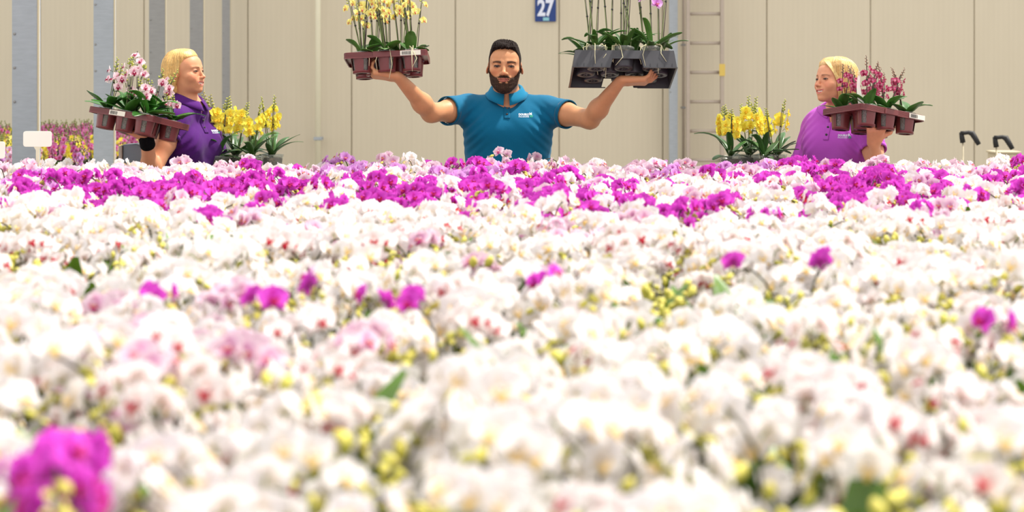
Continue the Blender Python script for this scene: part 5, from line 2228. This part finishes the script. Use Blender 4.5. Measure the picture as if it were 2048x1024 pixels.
def hero_orchid(name, label, group, A, kind, seed, H=.25, nst=2, nfl=5, nbud=5, fs=.6, leaves=5, LL=(.10, .13), LW=.036, rise=(.3, 1.1), pot=(.0415, .032, .088),
                stake=True, t0=.5, t1=.84, lean=.10, roots=0, leafcol=(70, 112, 46), stemcol=(96, 112, 58), arch=0.0, front=.8, fixed=None):
    rg = random.Random(seed)
    r = root(name, None, label, 'orchid', group, A)
    pm, bm = hero_pot(*pot)
    link('pot', pm, r); link('bark_mix', bm, r)
    zt = pot[2] * .86
    if kind not in FLH:
        FLH[kind] = [flower_geo(kind, 700 + i, True).mesh('flower', M['petal']) for i in range(4)]
    base = rg.uniform(0, 6.28)
    for i in range(leaves):
        key = (leafcol, i % 6, LW, LL)
        if key not in LFH:
            q = i % 6
            LFH[key] = leaf_geo(LL[0] + (LL[1] - LL[0]) * (q / 5), LW * (1 - .04 * q), rise[0] + (rise[1] - rise[0]) * ((q * 2) % 6) / 5, -.55 + .9 * ((q * 5) % 6) / 5, 33 + q, 9, 4, .0014,
                                tuple(int(v * (.9 + .05 * q)) for v in leafcol), .3 * (q % 3 - 1)).mesh('leaf', M['leaf'])
        az = base + i * 2.4 + rg.uniform(-.3, .3)
        link('leaf', LFH[key], r, m4(rot_xyz(0, 0, az), (.006 * math.cos(az), .006 * math.sin(az), zt + .004 * i), rg.uniform(.85, 1.1)))
    for s in range(nst):
        az = rg.uniform(0, 6.28)
        lx, ly = lean * math.cos(az) * rg.uniform(.3, 1), lean * math.sin(az) * rg.uniform(.3, 1)
        h = H * rg.uniform(.86, 1.06)
        if fixed:
            lx, ly, h, arch = fixed[s]
        t = np.linspace(0, 1, 12)
        bx, by = .010 * math.cos(az), .010 * math.sin(az)
        X = bx + lx * t ** 1.3 * 1.0 + arch * np.clip(t - .55, 0, 1) ** 1.5 * (1 if lx >= 0 else -1)
        Yy = by + ly * t ** 1.3
        Z = zt + h * (t if arch == 0 else np.sin(np.clip(t * 1.9, 0, 1.9)) / math.sin(1.57))
        Pn = np.stack([X, Yy, Z], 1)
        V, F = tube(Pn, np.linspace(.0024, .0013, 12), 6)
        tt = np.concatenate([np.repeat(t, 6), [0, 1]])[:, None]
        st = obj('flower_stem', V, F, M['stem'], r, True, lin(stemcol) * (1 - tt * .2) + DARK_ST * tt * .2)
        if stake:
            p1 = Pn[8] + np.array([.003, .003, .012])
            V, F = tube([Pn[0] + np.array([.004, .003, -.01]), (Pn[0] + p1) / 2 + np.array([.003, .003, 0]), p1 + (p1 - Pn[0]) * .12], [.0018] * 3, 5)
            o = obj('support_stake', V, F, M['stem'], r, True, STAKE_COL)
            c = Pn[6]
            V, F = lathe([(.0045, -.003), (.0052, 0), (.0045, .003)], 8)
            obj('stem_clip', V, F, M['darkplastic'], r, True, mtx=m4(np.eye(3), c + np.array([.002, .002, 0])))
        for i in range(nfl):
            tq = t0 + (t1 - t0) * i / max(1, nfl - 1)
            p, d = interp(Pn, tq)
            sd = (1 if (i + s) % 2 else -1)
            side = nrm(np.cross(d, (0, 1, 0)))
            out = nrm(side * sd * rg.uniform(.3, 1.0) + np.array([0, -front * rg.uniform(.5, 1.3), rg.uniform(-.15, .3)]))
            pos = p + side * sd * fs * .020 + out * fs * .014 + np.array([0, 0, rg.uniform(-.3, .3) * fs * .02])
            link('flower', FLH[kind][rg.randint(0, 3)], r, face_frame(pos, out, s=fs * rg.uniform(.88, 1.1), roll=rg.uniform(-.3, .3)))
        for i in range(nbud):
            tq = min(.999, t1 + .03 + (.97 - t1) * i / max(1, nbud - 1))
            p, d = interp(Pn, tq)
            side = nrm(np.cross(d, (0, 1, 0))) * (1 if i % 2 else -1) + np.array([0, rg.uniform(-.5, .5), 0])
            dd = nrm(d * .8 + side)
            bs = fs * (.95 - .5 * i / nbud)
            link('bud', HBUD[kind in ('crimson', 'lilac')], r, m4(np.array(Vector(dd).to_track_quat('Z', 'Y').to_matrix()), p + dd * bs * .014, bs))
    for i in range(roots):
        a = rg.uniform(-2.6, -.5)
        c, s_ = math.cos(a), math.sin(a)
        R0 = pot[0]
        L = rg.uniform(.05, .12)
        pts = [(.3 * R0 * c, .3 * R0 * s_, zt + .006), (R0 * .95 * c, R0 * .95 * s_, zt + .022), (R0 * 1.25 * c, R0 * 1.25 * s_, zt + .008),
               (R0 * (1.35) * c + rg.uniform(-.015, .015), (R0 + .012) * s_ * 1.35, zt - L * .5), (R0 * 1.35 * c + rg.uniform(-.03, .03), (R0 + .014) * s_ * 1.38, zt - L)]
        pts = [np.array(q) + (np.array([rg.uniform(-.008, .008), 0, rg.uniform(-.006, .006)]) if 0 < j_ else 0) for j_, q in enumerate(pts)]
        V, F = tube(pts, [.0017, .0017, .0016, .0014, .0010], 6)
        obj('aerial_root', V, F, M['stem'], r, True, lin((206, 200, 160)))
    return r


HBUD = {False: bud_geo((132, 152, 62), (186, 184, 84), 8).mesh('bud', M['stem']), True: bud_geo((120, 96, 70), (168, 130, 110), 8).mesh('bud', M['stem'])}


def fill_tray(A, cups, z, name, desc, where, kind_kw, group):
    for i, (x, y, row, col) in enumerate(cups):
        lab = f"{desc}, {row} {col}, in {where}"
        kw = dict(kind_kw)
        kw.update(kw.pop('per', {}).get(i, {}))
        hero_orchid(name, lab, group, np.array(A) @ m4(np.eye(3), (x, y, z)), seed=kw.pop('seed', 1) * 50 + i, **kw)


# the man's maroon tray of yellow orchids
A = tilt_frame((0, -TB, 0), W(771, 114, 8.36), 0.0, .045, -.14)
maroon_tray('maroon plastic tray of yellow orchids on the right hand of the man in teal', A, label_x=.105)
fill_tray(A, CUPS, -.056, 'yellow_moth_orchid', 'pale yellow moth orchid', "the man's maroon tray",
          dict(kind='paleyellow', seed=3, H=.31, nst=3, nfl=3, nbud=7, fs=.68, leaves=4, LL=(.085, .12), LW=.052, rise=(.5, 1.4), lean=.06, t0=.60, t1=.82, roots=0,
               per={0: dict(roots=1, leaves=4), 1: dict(roots=2), 2: dict(roots=2), 7: dict(lean=.07)}), 'yellow orchids in the maroon tray of the man')

# the man's grey black tray of lilac orchids
A = tilt_frame((0, -.150, -.076), W(1250, 134, 8.34), math.radians(1.5), .0, -.30)
bt, bcups = black_tray('grey black plastic tray of lilac orchids on the left hand of the man in teal', A)
fill_tray(A, bcups, -.060, 'lilac_moth_orchid', 'lilac moth orchid', "the man's grey black tray",
          dict(kind='lilac', seed=5, H=.46, nst=2, nfl=4, nbud=3, fs=1.05, leaves=8, LL=(.11, .17), LW=.032, rise=(.5, 1.45), lean=.07, t0=.84, t1=.96, roots=0, pot=(.0455, .036, .085),
               leafcol=(66, 104, 44), per={0: dict(roots=6), 1: dict(roots=4), 2: dict(roots=5, H=.34, t0=.70, nst=1, nfl=5), 4: dict(roots=4), 6: dict(roots=3)}), 'lilac orchids in the grey black tray')

# the left woman's tray
A = tilt_frame((TA, -TB, 0), W(302, 243, 8.28), math.radians(-30), -.185, -.10)
maroon_tray('maroon plastic tray of pink and white orchids held by the woman in dark purple', A, label_x=-.01)
fill_tray(A, CUPS, -.056, 'pink_white_moth_orchid', 'white moth orchid with crimson lips', "the left woman's maroon tray",
          dict(kind='pinkred', seed=8, H=.22, nst=2, nfl=2, nbud=6, fs=.86, leaves=6, LL=(.11, .17), LW=.052, rise=(.2, 1.2), lean=.07, t0=.56, t1=.74,
               leafcol=(52, 104, 36), per={2: dict(nst=1, nfl=3, H=.15), 1: dict(nst=3, H=.22, nfl=2, lean=.03, t0=.8, t1=.9), 5: dict(nst=1, fixed=[(-.10, .02, .25, 0.06)], nfl=5, nbud=8, t0=.45, t1=.78),
                                           0: dict(nst=2, H=.23, lean=.03, nfl=3), 3: dict(H=.17), 7: dict(nfl=2, H=.13)}), 'pink and white orchids in the tray on the left')

# the right woman's tray
A = tilt_frame((-TA, -TB, 0), W(1724, 218, 8.28), math.radians(30), -.083, -.181)
maroon_tray('maroon plastic tray of crimson orchids held by the woman in bright purple', A, label_x=.125)
fill_tray(A, CUPS, -.056, 'crimson_moth_orchid', 'crimson pink moth orchid', "the right woman's maroon tray",
          dict(kind='crimson', seed=12, H=.215, nst=2, nfl=4, nbud=8, fs=.58, leaves=5, LL=(.09, .13), LW=.050, rise=(.3, 1.25), lean=.075, t0=.46, t1=.76,
               leafcol=(64, 112, 48), stemcol=(84, 66, 50)), 'crimson orchids in the tray on the right')


# white care tag standing in the crimson tray
pw = W(1723, 196, 8.36)
r = root('care_tag', pw, 'white plastic care tag leaning among the crimson orchids', 'tag')
V = []
for i in range(9):
    t = i / 8
    w = .011 * (1 - .75 * t) + .002
    for s in (-1, 1):
        V.append((-.012 * math.sin(t * 2.2) + s * w, .004 * t, .125 * t - .03))
o = obj('strip', np.array(V), grid_faces(8, 1), M['white_plastic'], r)
md = o.modifiers.new('thick', 'SOLIDIFY'); md.thickness = .0012
o = obj('stem_hook', *tube([(-.010, .004, .093), (-.014, .004, .105), (-.010, .004, .112), (-.004, .004, .108)], .0012, 6), M['white_plastic'], r, True)


# yellow orchids standing on trolleys behind the bed
def trolley(name, x, y, w, label):
    r = root(name, (x, y, 0), label, 'trolley')
    zt = 1.118
    a, b = w / 2, .17
    obj('shelf', *box((-a, -b, zt - .018), (a, b, zt)), M['bench'], r, bevel=.004)
    obj('shelf', *box((-a, -b, .30), (a, b, .318)), M['bench'], r, bevel=.004)
    for sx in (-1, 1):
        for sy in (-1, 1):
            obj('leg', *box((sx * (a - .015) - .012, sy * (b - .015) - .012, .07), (sx * (a - .015) + .012, sy * (b - .015) + .012, zt - .018)), M['bench'], r)
            V, F = lathe([(.0005, -.014), (.03, -.014), (.034, -.008), (.034, .008), (.03, .014), (.0005, .014)], 16)
            obj('wheel', V, F, M['black'], r, True, mtx=m4(rot_xyz(math.radians(90), 0, 0), (sx * (a - .015), sy * (b - .015), .036)))


YK = dict(kind='yellow', H=.27, nfl=5, nbud=9, fs=.92, leaves=9, LL=(.12, .19), LW=.036, rise=(.35, 1.3), lean=.06, t0=.50, t1=.76, leafcol=(60, 100, 48), pot=(.050, .038, .105))
for gi, (name, side, xs_, Yb) in enumerate((('l', 'left', (437, 470, 505, 545), 8.98), ('r', 'right', (1462, 1497, 1528, 1552), 8.98))):
    cx = float(np.mean([W(x, 300, Yb)[0] for x in xs_]))
    trolley('plant_trolley', cx, Yb + .02, .42 if gi == 0 else .40, 'steel trolley under the yellow orchids beside the woman in dark purple' if gi == 0 else 'steel trolley under the yellow orchids between the ladder and the woman in bright purple')
    who = 'beside the woman in dark purple' if gi == 0 else 'between the ladder and the woman in bright purple'
    for i, x in enumerate(xs_):
        yy = Yb - .08 + (.14 if i % 2 else 0)
        lab = f"yellow orchid, {('leftmost', 'second from left', 'third from left', 'rightmost')[i]} of four {who}"
        kw = dict(YK); kw['nst'] = 3 if i in (0, 1) else 2
        if gi == 0:
            kw['H'] = (.295, .265, .235, .275)[i]
        else:
            kw['H'] = (.235, .27, .27, .255)[i]
        hero_orchid('yellow_orchid_plant', lab, 'yellow orchids ' + who, m4(rot_xyz(0, 0, .7 * i), (W(x, 300, yy)[0], yy, 1.119)), seed=900 + gi * 10 + i, **kw)

# ---------------------------------------------------------------- plant labels, grey box
def plant_label(px, py, w, h, Y, label):
    k = Y / F_PX
    p = W(px, py, Y)
    r = root('plant_label', (p[0], p[1], BENCH_Z), label, 'label')
    hh = p[2] - BENCH_Z
    a, b, c = w * k / 2, h * k / 2, 5 * k
    pts = []
    for sx, sy, q in ((1, 1, 0), (-1, 1, 1), (-1, -1, 2), (1, -1, 3)):
        for t in np.linspace(0, math.pi / 2, 5):
            pts.append((sx * (a - c) + c * math.cos(q * math.pi / 2 + t), hh + sy * (b - c) + c * math.sin(q * math.pi / 2 + t)))
    V, F = prism(pts, -.002, .002, 'y')
    obj('plate', V, F, M['white_plastic'], r, bevel=.0008)
    gs = Geo().add(*prism([(-3.2 * k, 0), (3.2 * k, 0), (3.2 * k, hh - b - 7 * k), (-3.2 * k, hh - b - 7 * k)], -.0015, .0015, 'y'))
    gs.add(*prism([(-3.2 * k, hh - b - 7 * k), (3.2 * k, hh - b - 7 * k), (8 * k, hh - b + 1 * k), (-8 * k, hh - b + 1 * k)], -.0015, .0015, 'y'))
    link('spike', gs.mesh('spike', M['cream_stick'], False), r)


plant_label(75, 278, 57, 31, 8.2, 'white rounded plant label standing before the widest steel post')
plant_label(-8, 300, 36, 34, 8.1, 'white plant label cut off by the picture edge at far left')

k = 8.6 / F_PX
p = W(265, 300, 8.62)
r = root('grey_bin', (p[0], p[1], 0), 'small grey blue plastic bin behind the bed below the wristband', 'bin')
zt = p[2] + 13 * k
pts = [(-26 * k, 1.0), (-22 * k, zt - .004), (8 * k, zt), (20 * k, zt - 8 * k), (27 * k, 1.0)]
g = Geo()
obj('bin_shell', *prism([(-24 * k, .0), (26 * k, 0), (18 * k, zt - 6 * k), (8 * k, zt), (-20 * k, zt - 2 * k)], .0, .16, 'y'), M['grey_box'], r, bevel=.006)
obj('bin_flap', *prism([(-28 * k, .9), (-21 * k, .9), (-20 * k, zt - 3 * k), (-27 * k, zt - 5 * k)], -.01, .02, 'y'), M['alu'], r, bevel=.003)
